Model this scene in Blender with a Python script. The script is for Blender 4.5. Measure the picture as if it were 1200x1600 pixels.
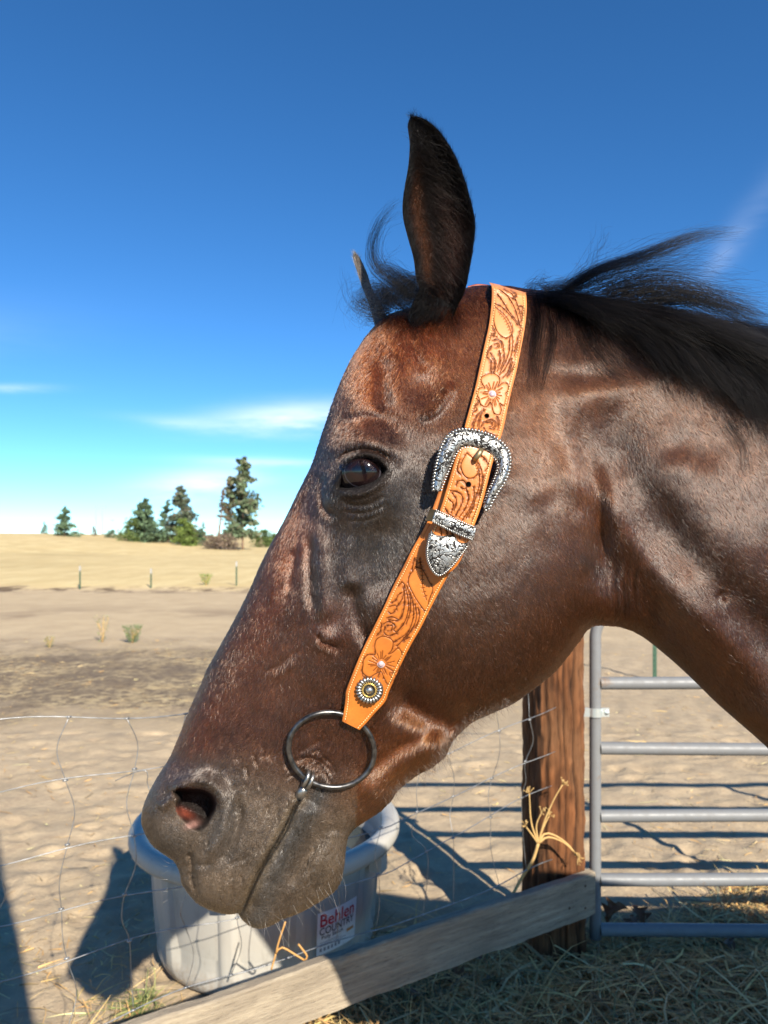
import bpy, math, random
import numpy as np
from mathutils import Vector

# ------------------------------------------------------------------ clearing
for o in list(bpy.data.objects):
    bpy.data.objects.remove(o, do_unlink=True)
SC = bpy.context.scene
COL = SC.collection
R = math.radians
rng = np.random.default_rng(7)
random.seed(7)

# ------------------------------------------------------------------ camera
F = 1150.0            # focal length in pixels of a 1200 x 1600 picture
U0, V0, HC = 600.0, 840.0, 1.6
cam = bpy.data.cameras.new("camera")
camo = bpy.data.objects.new("camera", cam)
COL.objects.link(camo)
camo.location = (0, 0, HC)
camo.rotation_euler = (R(90), 0, 0)
cam.sensor_fit = 'AUTO'
cam.sensor_width = 36
cam.lens = 36 * F / 1600
cam.shift_y = 40 / 1600
cam.clip_start = 0.05
cam.clip_end = 6000
cam.dof.use_dof = True
cam.dof.focus_distance = 0.75
cam.dof.aperture_fstop = 10.0
SC.camera = camo

# ------------------------------------------------------------------ sun and sky
SUN_TO = Vector((0.70, -1.48, 1.0)).normalized()
sun = bpy.data.lights.new("sun", 'SUN')
suno = bpy.data.objects.new("sun", sun)
COL.objects.link(suno)
sun.energy = 5.0
sun.angle = R(0.53)
sun.color = (1.0, 0.92, 0.79)
suno.rotation_euler = SUN_TO.to_track_quat('Z', 'Y').to_euler()
suno.location = (3, -6, 5)

W = bpy.data.worlds.new("World")
SC.world = W
W.use_nodes = True
wn, wl = W.node_tree.nodes, W.node_tree.links
wn.clear()
wout = wn.new('ShaderNodeOutputWorld')
wbg = wn.new('ShaderNodeBackground')
wbg.inputs['Strength'].default_value = 0.098
sky = wn.new('ShaderNodeTexSky')
sky.sky_type = 'NISHITA'
sky.sun_disc = False
sky.sun_elevation = math.asin(SUN_TO.z)
sky.sun_rotation = math.atan2(SUN_TO.x, SUN_TO.y)
sky.altitude = 2400
sky.air_density = 0.85
sky.dust_density = 0.0
sky.ozone_density = 2.4
hsv = wn.new('ShaderNodeHueSaturation')
hsv.inputs['Saturation'].default_value = 1.20
hsv.inputs['Value'].default_value = 1.0
wl.new(sky.outputs[0], hsv.inputs['Color'])
# thin cirrus: white mixed in by noise over the direction of view
tc = wn.new('ShaderNodeTexCoord')
def wmath(op, a, b=None, c=None):
    n = wn.new('ShaderNodeMath'); n.operation = op
    for i, x in enumerate((a, b, c)):
        if x is None: continue
        if isinstance(x, (int, float)): n.inputs[i].default_value = x
        else: wl.new(x, n.inputs[i])
    return n.outputs[0]
sep = wn.new('ShaderNodeSeparateXYZ'); wl.new(tc.outputs['Generated'], sep.inputs[0])
# project onto a high flat layer: x/z, y/z
zc = wmath('MAXIMUM', sep.outputs[2], 0.02)
def wnoise(scale, detail, rough, vec):
    n = wn.new('ShaderNodeTexNoise'); n.inputs['Scale'].default_value = scale
    n.inputs['Detail'].default_value = detail; n.inputs['Roughness'].default_value = rough
    wl.new(vec, n.inputs['Vector']); return n.outputs[0]
mp = wn.new('ShaderNodeMapping'); mp.inputs['Scale'].default_value = (1.0, 1.0, 5.0)
wl.new(tc.outputs['Generated'], mp.inputs[0])
def cloud(du, dv, su, sv, tilt, amount, nscale):
    """an elongated soft wisp around a direction of the sky (azimuth/elevation slopes)"""
    ax = wmath('DIVIDE', sep.outputs[0], wmath('MAXIMUM', sep.outputs[1], 0.05))
    ez = wmath('DIVIDE', sep.outputs[2], wmath('MAXIMUM', sep.outputs[1], 0.05))
    nz = wnoise(nscale, 6, 0.62, mp.outputs[0])
    dx = wmath('SUBTRACT', ax, du); dz = wmath('SUBTRACT', ez, dv)
    c, s = math.cos(tilt), math.sin(tilt)
    p = wmath('ADD', wmath('MULTIPLY', dx, c / su), wmath('MULTIPLY', dz, s / su))
    q = wmath('ADD', wmath('MULTIPLY', dx, -s / sv), wmath('MULTIPLY', dz, c / sv))
    q = wmath('ADD', q, wmath('MULTIPLY', wmath('SUBTRACT', nz, 0.5), 2.2))
    r2 = wmath('ADD', wmath('MULTIPLY', p, p), wmath('MULTIPLY', q, q))
    g = wmath('POWER', 2.718, wmath('MULTIPLY', r2, -1.0))
    front = wmath('GREATER_THAN', sep.outputs[1], 0.05)
    k = wmath('MULTIPLY', wmath('MULTIPLY', g, wmath('MULTIPLY_ADD', nz, 1.6, -0.25)), amount)
    return wmath('MULTIPLY', k, front)
def sky_dir(u, v): return (u - U0) / F, (V0 - v) / F
cl = None
for (u, v, su, sv, tilt, am, ns) in [
        (455, 648, .105, .016, .06, 1.05, 7), (310, 752, .075, .018, .10, .95, 8), (1125, 405, .055, .014, 1.05, .13, 6),
        (20, 607, .05, .005, 0, .6, 8), (420, 722, .10, .006, -.03, .55, 8), (1180, 330, .10, .02, .95, .09, 6),
        (330, 665, .09, .008, -.1, .45, 8), (700, 760, .5, .03, 0, .10, 4),
        (1600, 640, .3, .05, .1, .5, 5), (-500, 560, .3, .04, .1, .5, 5)]:
    a, e = sky_dir(u, v)
    x = cloud(a, e, su, sv, tilt, am, ns)
    cl = x if cl is None else wmath('ADD', cl, x)
cl = wmath('MINIMUM', wmath('MAXIMUM', cl, 0.0), 0.75)
cmx = wn.new('ShaderNodeMix'); cmx.data_type = 'RGBA'
wl.new(cl, cmx.inputs['Factor'])
tnt = wn.new('ShaderNodeMix'); tnt.data_type = 'RGBA'; tnt.blend_type = 'MULTIPLY'; tnt.inputs['Factor'].default_value = 1
wl.new(hsv.outputs[0], tnt.inputs['A']); tnt.inputs['B'].default_value = (.68, .95, 1.05, 1)
wl.new(tnt.outputs['Result'], cmx.inputs['A'])
cmx.inputs['B'].default_value = (7.0, 7.6, 8.6, 1)
wl.new(cmx.outputs['Result'], wbg.inputs['Color'])
wl.new(wbg.outputs[0], wout.inputs[0])

SC.view_settings.view_transform = 'Standard'
SC.view_settings.look = 'None'
SC.view_settings.exposure = 0.94
SC.view_settings.gamma = 1.0
SC.view_settings.use_curve_mapping = False
SC.cycles.max_bounces = 8
SC.cycles.use_denoising = True
SC.cycles.transparent_max_bounces = 8
try: SC.cycles_curves.shape = 'RIBBONS'
except Exception: pass

# ------------------------------------------------------------------ helpers
def P(u, v, d):
    """the point of the place seen at picture position (u, v) at distance d in front of the camera"""
    return ((u - U0) / F * d, d, HC + (V0 - v) / F * d)

def PA(u, v, d):
    u = np.asarray(u, float); v = np.asarray(v, float); d = np.asarray(d, float)
    return np.stack([(u - U0) / F * d, d + 0 * u, HC + (V0 - v) / F * d], -1)

def smooth01(x):
    x = np.clip(x, 0, 1)
    return x * x * (3 - 2 * x)

def mesh_obj(name, verts, faces, mat=None, parent=None, smooth=True, col=None, mats=None, fmat=None):
    me = bpy.data.meshes.new(name)
    verts = np.asarray(verts, dtype=np.float32)
    if isinstance(faces, np.ndarray):
        n, k = faces.shape
        me.vertices.add(len(verts)); me.vertices.foreach_set('co', verts.ravel())
        me.loops.add(n * k); me.loops.foreach_set('vertex_index', faces.astype(np.int32).ravel())
        me.polygons.add(n)
        me.polygons.foreach_set('loop_start', np.arange(0, n * k, k, dtype=np.int32))
        me.update(calc_edges=True)
        me.validate()
    else:
        me.from_pydata([tuple(map(float, p)) for p in verts], [], [tuple(map(int, f)) for f in faces])
        me.update()
    if smooth:
        me.polygons.foreach_set('use_smooth', np.ones(len(me.polygons), bool))
    if col is not None:
        a = me.color_attributes.new('tint', 'FLOAT_COLOR', 'POINT')
        c = np.ones((len(verts), 4), np.float32); c[:, :3] = col
        a.data.foreach_set('color', c.ravel())
    for m in (mats or ([mat] if mat else [])):
        me.materials.append(m)
    if fmat is not None:
        me.polygons.foreach_set('material_index', np.asarray(fmat, np.int32))
    o = bpy.data.objects.new(name, me)
    COL.objects.link(o)
    if parent is not None: o.parent = parent
    return o

def empty(name, loc=(0, 0, 0)):
    o = bpy.data.objects.new(name, None)
    COL.objects.link(o); o.location = loc; o.empty_display_size = .1
    return o

def tag(o, label=None, cat=None, group=None, kind=None):
    if label: o['label'] = label
    if cat: o['category'] = cat
    if group: o['group'] = group
    if kind: o['kind'] = kind
    return o

def keep_world(parent):
    """parts are written in world coordinates: undo the parent's place in their own matrix"""
    for c in list(COL.objects):
        if c.parent == parent:
            c.location = Vector(c.location) - Vector(parent.location)

class MB:
    """collects simple shapes into one mesh"""
    def __init__(s): s.v = []; s.f = []; s.c = []
    def add(s, v, f, c=None):
        n = len(s.v); s.v += [tuple(p) for p in v]; s.f += [tuple(i + n for i in q) for q in f]
        if c is not None: s.c += [tuple(c)] * len(v)
    def tube(s, pts, r, sides=8, cap=True, c=None, flat=1.0, closed=False):
        pts = [Vector(p) for p in pts]; n = len(pts)
        rr = r if hasattr(r, '__len__') else [r] * n
        v = []; f = []
        up = None
        for i, p in enumerate(pts):
            a = pts[(i - 1) % n] if (closed or i) else p
            b = pts[(i + 1) % n] if (closed or i < n - 1) else p
            t = (b - a).normalized()
            if up is None:
                up = Vector((0, 0, 1)) if abs(t.z) < .9 else Vector((1, 0, 0))
            x = t.cross(up)
            if x.length < 1e-6: x = t.cross(Vector((0.3, 1, .2)))
            x.normalize(); y = x.cross(t).normalized(); up = y
            for k in range(sides):
                an = 2 * math.pi * k / sides
                v.append(p + x * math.cos(an) * rr[i] + y * math.sin(an) * rr[i] * flat)
        m = n if closed else n - 1
        for i in range(m):
            for k in range(sides):
                a = i * sides + k; b = i * sides + (k + 1) % sides
                a2 = ((i + 1) % n) * sides + k; b2 = ((i + 1) % n) * sides + (k + 1) % sides
                f.append((a, b, b2, a2))
        if cap and not closed:
            f.append(tuple(range(sides))[::-1]); f.append(tuple((n - 1) * sides + k for k in range(sides)))
        s.add(v, f, c)
    def box(s, o, ax, ay, az, c=None):
        o = Vector(o); ax, ay, az = Vector(ax), Vector(ay), Vector(az)
        v = [o + ax * i + ay * j + az * k for k in (-.5, .5) for j in (-.5, .5) for i in (-.5, .5)]
        s.add(v, [(0, 2, 3, 1), (4, 5, 7, 6), (0, 1, 5, 4), (2, 6, 7, 3), (0, 4, 6, 2), (1, 3, 7, 5)], c)
    def dome(s, o, n, r, h, sides=16, rings=5, c=None):
        o = Vector(o); n = Vector(n).normalized(); x = n.orthogonal().normalized(); y = n.cross(x)
        v = []; f = []
        for i in range(rings):
            a = math.pi / 2 * i / (rings - .0)
            for k in range(sides):
                t = 2 * math.pi * k / sides
                v.append(o + (x * math.cos(t) + y * math.sin(t)) * r * math.cos(a) + n * h * math.sin(a))
        v.append(o + n * h)
        for i in range(rings - 1):
            for k in range(sides):
                f.append((i * sides + k, i * sides + (k + 1) % sides, (i + 1) * sides + (k + 1) % sides, (i + 1) * sides + k))
        for k in range(sides):
            f.append(((rings - 1) * sides + k, (rings - 1) * sides + (k + 1) % sides, rings * sides))
        s.add(v, f, c)
    def build(s, name, mat, parent=None, smooth=True):
        col = np.array(s.c) if s.c and len(s.c) == len(s.v) else None
        return mesh_obj(name, s.v, s.f, mat, parent, smooth, col)

def crom(pts, n):
    """Catmull-Rom through points, n samples evenly spread by length"""
    p = np.asarray(pts, float)
    if len(p) == 2: 
        t = np.linspace(0, 1, n)[:, None]; return p[0] * (1 - t) + p[1] * t
    q = np.vstack([2 * p[0] - p[1], p, 2 * p[-1] - p[-2]])
    out = []
    for i in range(1, len(q) - 2):
        t = np.linspace(0, 1, 16, endpoint=False)[:, None]
        a, b, c, d = q[i - 1], q[i], q[i + 1], q[i + 2]
        out.append(.5 * (2 * b + (c - a) * t + (2 * a - 5 * b + 4 * c - d) * t ** 2 + (3 * b - a - 3 * c + d) * t ** 3))
    out = np.vstack(out + [p[-1:]])
    L = np.r_[0, np.cumsum(np.linalg.norm(np.diff(out, axis=0), axis=1))]
    s = np.linspace(0, L[-1], n)
    return np.stack([np.interp(s, L, out[:, k]) for k in range(out.shape[1])], -1)

def seg_dist(U, V, poly, closed=False):
    """distance of points to a polyline; also nearest point and parameter 0..1"""
    p = np.asarray(poly, float)
    if closed: p = np.vstack([p, p[:1]])
    L = np.r_[0, np.cumsum(np.linalg.norm(np.diff(p, axis=0), axis=1))]
    best = np.full(U.shape, 1e18); nu = np.zeros(U.shape); nv = np.zeros(U.shape); tt = np.zeros(U.shape)
    for i in range(len(p) - 1):
        ax, ay = p[i]; dx, dy = p[i + 1] - p[i]
        q = dx * dx + dy * dy
        if q < 1e-12: continue
        t = np.clip(((U - ax) * dx + (V - ay) * dy) / q, 0, 1)
        x = ax + t * dx; y = ay + t * dy
        d = (U - x) ** 2 + (V - y) ** 2
        m = d < best
        best = np.where(m, d, best); nu = np.where(m, x, nu); nv = np.where(m, y, nv)
        tt = np.where(m, (L[i] + t * math.sqrt(q)) / L[-1], tt)
    return np.sqrt(best), nu, nv, tt

def inside(U, V, poly):
    p = np.asarray(poly, float); r = np.zeros(U.shape, bool)
    for i in range(len(p)):
        x1, y1 = p[i]; x2, y2 = p[(i + 1) % len(p)]
        if y1 == y2: continue
        c = ((y1 > V) != (y2 > V)) & (U < (x2 - x1) * (V - y1) / (y2 - y1) + x1)
        r ^= c
    return r

def gblur(a, s):
    """gaussian blur of a 2D array, sigma in cells"""
    pad = int(3 * s) + 1
    b = np.pad(a, pad, mode='edge')
    fy = np.fft.fftfreq(b.shape[0])[:, None]; fx = np.fft.rfftfreq(b.shape[1])[None]
    k = np.exp(-2 * (math.pi * s) ** 2 * (fx ** 2 + fy ** 2))
    return np.fft.irfft2(np.fft.rfft2(b) * k, b.shape)[pad:-pad, pad:-pad]

def fnoise(shape, s, seed):
    a = gblur(np.random.default_rng(seed).standard_normal(shape), s)
    return a / (a.std() + 1e-9)

def bilin(G, fi, fj):
    """sample grid G[row=j, col=i] at fractional col fi, row fj"""
    i0 = np.clip(np.floor(fi).astype(int), 0, G.shape[1] - 2); j0 = np.clip(np.floor(fj).astype(int), 0, G.shape[0] - 2)
    a = fi - i0; b = fj - j0
    if G.ndim == 3: a = a[..., None]; b = b[..., None]
    return (G[j0, i0] * (1 - a) * (1 - b) + G[j0, i0 + 1] * a * (1 - b) + G[j0 + 1, i0] * (1 - a) * b + G[j0 + 1, i0 + 1] * a * b)

# ------------------------------------------------------------------ material helpers
class NT:
    def __init__(s, name):
        s.m = bpy.data.materials.new(name); s.m.use_nodes = True
        s.n, s.l = s.m.node_tree.nodes, s.m.node_tree.links
        s.n.clear(); s.out = s.n.new('ShaderNodeOutputMaterial')
    def node(s, t, **kw):
        n = s.n.new(t)
        for k, v in kw.items():
            if hasattr(n, k) and not k[0].isupper(): setattr(n, k, v)
            else: s.put(n.inputs[k.replace('_', ' ')], v)
        return n
    def put(s, sock, v):
        if isinstance(v, bpy.types.NodeSocket): s.l.new(v, sock)
        elif isinstance(v, (tuple, list)) and len(v) == 3 and sock.type == 'RGBA': sock.default_value = (*v, 1)
        else: sock.default_value = v
    def pr(s, **kw):
        b = s.n.new('ShaderNodeBsdfPrincipled')
        for k, v in kw.items(): s.put(b.inputs[k.replace('_', ' ')], v)
        s.l.new(b.outputs[0], s.out.inputs[0]); s.b = b
        return b
    def coord(s, kind='Object', scale=(1, 1, 1), rot=(0, 0, 0)):
        t = s.n.new('ShaderNodeTexCoord'); m = s.n.new('ShaderNodeMapping')
        m.inputs['Scale'].default_value = scale; m.inputs['Rotation'].default_value = rot
        s.l.new(t.outputs[kind], m.inputs[0]); return m.outputs[0]
    def noise(s, vec, scale, detail=4, rough=.55, dist=0, out=0):
        n = s.n.new('ShaderNodeTexNoise'); s.put(n.inputs['Scale'], scale); n.inputs['Detail'].default_value = detail
        n.inputs['Roughness'].default_value = rough; n.inputs['Distortion'].default_value = dist
        s.l.new(vec, n.inputs['Vector']); return n.outputs[out]
    def ramp(s, fac, stops, interp='LINEAR'):
        n = s.n.new('ShaderNodeValToRGB'); e = n.color_ramp.elements; n.color_ramp.interpolation = interp
        while len(e) < len(stops): e.new(.5)
        for x, (p, c) in zip(e, stops):
            x.position = p; x.color = (*c, 1) if hasattr(c, '__len__') else (c, c, c, 1)
        s.put(n.inputs[0], fac); return n.outputs[0]
    def mix(s, fac, a, b, mode='MIX'):
        n = s.n.new('ShaderNodeMix'); n.data_type = 'RGBA'; n.blend_type = mode
        s.put(n.inputs['Factor'], fac); s.put(n.inputs['A'], a); s.put(n.inputs['B'], b); return n.outputs['Result']
    def math(s, op, a, b=None):
        n = s.n.new('ShaderNodeMath'); n.operation = op; s.put(n.inputs[0], a)
        if b is not None: s.put(n.inputs[1], b)
        return n.outputs[0]
    def bump(s, h, strength, dist=.01, normal=None):
        n = s.n.new('ShaderNodeBump'); s.put(n.inputs['Height'], h); n.inputs['Strength'].default_value = strength
        n.inputs['Distance'].default_value = dist
        if normal: s.l.new(normal, n.inputs['Normal'])
        return n.outputs[0]
    def attr(s, name='tint', out='Color'):
        n = s.n.new('ShaderNodeAttribute'); n.attribute_name = name; return n.outputs[out]

def flat_mat(name, c, rough=.6, metal=0.0, spec=.5):
    t = NT(name); t.pr(Base_Color=c, Roughness=rough, Metallic=metal, Specular_IOR_Level=spec); return t.m
# ================================================================== THE HORSE
OUT = [(581, 515), (574, 523), (567, 533), (558, 547), (550, 560), (540, 580), (533, 596), (525, 616), (517, 638), (510, 660), (503, 680), (496, 702), (488, 726), (478, 746), (464, 774), (450, 804), (437, 828), (424, 850), (407, 884), (395, 913), (381, 942), (367, 969), (351, 998), (336, 1025), (324, 1046), (318, 1062), (309, 1082), (301, 1100), (291, 1124), (281, 1150), (267, 1183), (250, 1208), (233, 1237), (223, 1262), (220, 1283), (225, 1300), (237, 1321), (256, 1335), (273, 1346), (281, 1362), (283, 1379), (294, 1396), (308, 1412), (329, 1423), (352, 1429), (366, 1428), (372, 1425), (377, 1436), (391, 1448), (406, 1452), (425, 1446), (442, 1436), (458, 1431), (483, 1419), (508, 1404), (525, 1391), (534, 1374), (538, 1352), (540, 1329), (543, 1308), (555, 1293), (575, 1280), (595, 1267), (610, 1251), (621, 1235), (638, 1220), (658, 1207), (678, 1196), (694, 1180), (706, 1158), (721, 1142), (740, 1126), (767, 1115), (804, 1098), (837, 1074), (867, 1050), (887, 1025), (904, 1002), (916, 985), (930, 976), (950, 977), (968, 979), (992, 987), (1017, 1004), (1054, 1035), (1083, 1062), (1117, 1096), (1150, 1125), (1179, 1150), (1200, 1169), (1260, 1238), (1330, 1330), (1390, 1440), (1440, 1560), (1480, 1680), (1640, 1680), (1640, 610), (1440, 590), (1300, 560), (1200, 528), (1100, 498), (1000, 474), (900, 458), (822, 452), (790, 446), (750, 446), (735, 448), (700, 460), (650, 480), (615, 488), (596, 498)]
def chaikin(p, n=1):
    p = np.asarray(p, float)
    for _ in range(n):
        q = np.roll(p, -1, 0)
        p = np.stack([p * .8 + q * .2, p * .2 + q * .8], 1).reshape(-1, 2)
    return p
OUTS = chaikin(OUT, 1)
GS = 2.0
GU = np.arange(196, 1446, GS); GV = np.arange(424, 1602, GS)
UU, VV = np.meshgrid(GU, GV)
DD, NU, NV, _ = seg_dist(UU, VV, OUTS, True)
INS = inside(UU, VV, OUTS)
def cell(u, v): return (np.asarray(u, float) - GU[0]) / GS, (np.asarray(v, float) - GV[0]) / GS

def tps(pts, vals, lam=1e-3):
    p = np.asarray(pts, float) / 300.; n = len(p)
    def K(r2): return .5 * r2 * np.log(r2 + 1e-9)
    A = K(((p[:, None] - p[None]) ** 2).sum(-1)) + lam * np.eye(n)
    Q = np.c_[np.ones(n), p]
    M = np.block([[A, Q], [Q.T, np.zeros((3, 3))]])
    w = np.linalg.solve(M, np.r_[np.asarray(vals, float), 0, 0, 0])
    # evaluated on a coarse grid, then spread
    cu = np.arange(GU[0], GU[-1] + 20, 16.); cv = np.arange(GV[0], GV[-1] + 20, 16.)
    a, b = np.meshgrid(cu / 300., cv / 300.)
    r = w[n] + w[n + 1] * a + w[n + 2] * b
    for i in range(n): r = r + w[i] * K((a - p[i, 0]) ** 2 + (b - p[i, 1]) ** 2)
    return bilin(r, (UU - cu[0]) / 16., (VV - cv[0]) / 16.)

# half width of the head and neck (cm) and softness of the outline's edge (px)
TC = [(640, 510, 6.2, 55), (760, 480, 5.2, 60), (590, 560, 6.2, 60), (560, 620, 7.2, 60), (650, 620, 8.8, 90), (740, 620, 8.6, 90),
      (505, 720, 6.5, 45), (560, 745, 8.9, 70), (660, 760, 9.4, 90), (465, 815, 5.2, 50), (545, 860, 8.4, 80), (650, 880, 9.2, 100), (800, 850, 9.6, 120),
      (880, 880, 8.8, 100), (820, 1000, 8.4, 95), (900, 950, 7.6, 70), (405, 930, 4.9, 55), (480, 960, 7.2, 70), (560, 1000, 8.2, 90), (680, 1020, 8.6, 90), (740, 1090, 7.0, 60),
      (345, 1070, 4.8, 50), (430, 1080, 6.2, 80), (520, 1110, 6.9, 90), (620, 1120, 6.2, 70), (680, 1165, 5.0, 45), (275, 1210, 5.0, 45), (360, 1190, 6.0, 70), (460, 1220, 6.2, 80),
      (560, 1220, 5.4, 60), (620, 1210, 4.2, 40), (245, 1290, 4.8, 40), (330, 1320, 6.0, 60), (420, 1330, 5.8, 70), (500, 1320, 4.8, 45), (520, 1375, 4.2, 40), (340, 1400, 4.8, 40), (405, 1430, 4.2, 40),
      (850, 510, 5.2, 55), (880, 640, 7.4, 90), (1000, 540, 5.8, 80), (1000, 740, 7.6, 120), (965, 900, 6.4, 70), (1100, 690, 7.2, 140), (1090, 900, 8.6, 120), (1060, 990, 7.4, 70), (1160, 1060, 8.0, 80),
      (1250, 780, 8.8, 160), (1250, 1140, 9.6, 90), (1450, 1000, 12.0, 160), (1420, 650, 7.6, 120), (1400, 1380, 10.5, 110)]
TT_ = np.clip(tps([t[:2] for t in TC], [t[2] for t in TC]), 3, 14) * .01
EW = np.clip(tps([t[:2] for t in TC], [t[3] for t in TC]), 30, 170)
DM = .832 + .10 * np.clip((UU - 640) / F * .83, -.4, 0) + .03 * np.clip((UU - 900) / F * .83, 0, .5)   # middle plane: the nose comes slightly nearer
tt = np.clip(np.where(INS, DD, 0) / EW, 0, 1)
PROF = (1 - (1 - tt) ** 2.15) ** (1 / 2.15)
BASE = TT_ * PROF
BL = gblur(BASE, 4.0)
BASE = BASE + (BL - BASE) * smooth01((DD - 8) / 24) * INS

H = np.zeros_like(UU)          # relief in mm towards the camera
def gauss(u, v, ru, rv, amp, ang=0):
    c, s = math.cos(R(ang)), math.sin(R(ang))
    x = (UU - u) * c + (VV - v) * s; y = -(UU - u) * s + (VV - v) * c
    H[...] += amp * np.exp(-.5 * ((x / ru) ** 2 + (y / rv) ** 2))
def line(pts, w, amp, fade=.25, sharp=2.0, side=0):
    p = crom(pts, max(8, 5 * len(pts)))
    i0, j0 = cell(p[:, 0].min() - 3.2 * w, p[:, 1].min() - 3.2 * w); i1, j1 = cell(p[:, 0].max() + 3.2 * w, p[:, 1].max() + 3.2 * w)
    sl = (slice(max(0, int(j0)), max(0, int(j1) + 2)), slice(max(0, int(i0)), max(0, int(i1) + 2)))
    d, nu, nv, t = seg_dist(UU[sl], VV[sl], p)
    f = smooth01(t / max(fade, 1e-3)) * smooth01((1 - t) / max(fade, 1e-3)) if fade > 0 else 1
    H[sl] += amp * f * np.exp(-(d / w) ** sharp)
# --- the big forms
gauss(556, 744, 50, 46, 13)                                   # the eye's socket stands out
gauss(478, 772, 15, 48, -9, 24)                               # and the bridge falls away in front of it
line([(497, 724), (520, 697), (560, 683), (605, 694), (628, 728)], 17, 5.5)      # brow
line([(522, 722), (545, 706), (575, 702), (600, 711), (614, 728)], 4.2, -3.6)    # fold above the lid
line([(530, 728), (548, 714), (572, 708), (596, 716), (606, 730)], 5.0, 3.6)     # upper lid
line([(524, 768), (545, 773), (570, 770), (592, 758), (606, 742)], 5.0, 3.2)     # lower lid
for k, (y, a) in enumerate([(784, -1.0), (796, -1.1), (808, -.7)]):
    line([(528 + 3 * k, y - 2), (552, y + 5), (580, y + 2), (606, y - 14)], 4, a)
for k in range(5):                                            # fine folds over the brow
    line([(512 + 4 * k, 690 - 5 * k), (540, 680 - 5 * k), (572, 682 - 5 * k)], 2.2, -.8)
line([(508, 735), (502, 765), (508, 795), (526, 812)], 6, -3.5)                  # groove in front of the eye
gauss(564, 606, 22, 46, 5.5); line([(604, 552), (600, 585), (600, 615), (606, 650)], 11, -4.2)
gauss(628, 595, 20, 50, 3.2); gauss(660, 604, 20, 22, -4.5)
line([(706, 592), (694, 618), (676, 640), (650, 652)], 9, 5.0)
line([(636, 524), (650, 552), (662, 580)], 7, -1.5)
line([(520, 664), (560, 652), (620, 655)], 9, -2.0)
gauss(700, 690, 40, 40, 3)
# facial crest and its groove
line([(486, 822), (485, 880), (487, 930), (492, 965)], 8, -4.2)
line([(503, 815), (503, 880), (506, 940), (512, 990)], 15, 4.2)
gauss(512, 995, 14, 13, 4.2); line([(495, 985), (502, 1001), (516, 1007), (532, 1016)], 4.5, -3.6)
line([(548, 905), (556, 955), (570, 990), (592, 1010)], 13, -6.5)                # front edge of the cheek muscle
line([(600, 800), (585, 870), (596, 940)], 26, -3.2)
line([(548, 830), (540, 880), (548, 930)], 12, 1.5)
line([(462, 850), (457, 890), (452, 930)], 9, -2.6); line([(437, 870), (428, 910), (420, 950)], 10, 1.6)
line([(471, 820), (455, 905), (440, 960)], 5, -1.0)
# cheek
gauss(760, 890, 120, 140, 11.0)
gauss(840, 960, 60, 60, 3.0)
line([(604, 1086), (640, 1103), (680, 1122), (716, 1134), (770, 1128)], 22, -13, .2)
line([(712, 1142), (676, 1166), (640, 1186), (600, 1216), (562, 1262)], 15, 6.0, .2)
line([(700, 1120), (660, 1150), (610, 1180), (560, 1226)], 9, -2.0)
line([(720, 740), (800, 752), (860, 790)], 26, 2.5)
line([(870, 610), (905, 690), (930, 760), (940, 830), (940, 900), (926, 970)], 17, -12, .42)  # behind the jaw
line([(905, 790), (915, 850), (912, 910)], 14, 2.0)
for k in range(6):
    x = 948 + 9 * k + rng.uniform(-4, 4); line([(x + 4, 862 + rng.uniform(-14, 30)), (x - 3, 905), (x, 945), (x + rng.uniform(-4, 4), 974)], rng.uniform(2.6, 4.6), -rng.uniform(.4, 1.7), .4)
# neck
line([(820, 640), (865, 695), (915, 745), (965, 800), (1010, 865), (1080, 940), (1150, 1008), (1240, 1100)], 36, 12, .35)
line([(900, 610), (950, 690), (990, 770), (1050, 850), (1120, 925), (1200, 1000), (1300, 1090)], 40, -11, .2)
line([(985, 905), (1040, 975), (1110, 1050), (1200, 1130)], 30, -6)
gauss(1085, 742, 66, 84, 7, -30); gauss(1150, 870, 60, 80, 5, -35)
line([(838, 590), (900, 606), (970, 603), (1040, 606), (1100, 640)], 30, 2.6, .5)
line([(850, 640), (940, 655), (1010, 665), (1070, 700)], 30, -1.6, .5)
line([(845, 545), (900, 560), (980, 575)], 24, 1.2, .5); line([(825, 572), (900, 584), (1000, 590)], 16, -1.6, .5)
line([(980, 705), (1060, 692), (1140, 725)], 24, -2, .5)
gauss(1126, 930, 5, 5, -2.4)
# --- nose and muzzle
line([(398, 985), (403, 1010), (413, 1036)], 2.6, -.25); line([(408, 1051), (432, 1041), (452, 1025), (470, 1010)], 3.4, -.55)
line([(417, 1057), (440, 1049), (466, 1028)], 6, 1.0)
gauss(286, 1196, 26, 26, -2.5)
line([(262, 1247), (282, 1228), (312, 1218), (340, 1232), (352, 1266), (346, 1302), (330, 1332), (312, 1352)], 13, 8.0, .15)  # rim of the nostril
line([(364, 1236), (372, 1280), (358, 1325), (330, 1352)], 9, -4.5)
gauss(246, 1284, 17, 27, 3.5, 12); line([(276, 1240), (264, 1252), (246, 1264)], 7, 4.5)
gauss(266, 1312, 20, 17, 3.8)
NOS = crom([(271, 1237), (282, 1231), (300, 1231), (320, 1234), (333, 1243), (337, 1258), (331, 1274), (322, 1290), (311, 1298), (297, 1291), (284, 1278), (276, 1262), (279, 1247), (271, 1237)], 50)
line([(294, 1330), (299, 1346), (301, 1370), (304, 1390), (311, 1414)], 5.0, -7.5, .1)
line([(299, 1346), (314, 1352), (334, 1349)], 4, -2.0)
gauss(284, 1376, 11, 24, -10)
gauss(345, 1388, 34, 26, 5.5); gauss(388, 1335, 28, 40, 5.0, 25)
line([(473, 1240), (459, 1266), (446, 1296), (429, 1324), (407, 1360), (391, 1394), (377, 1430)], 2.6, -5.5, .06)
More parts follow.
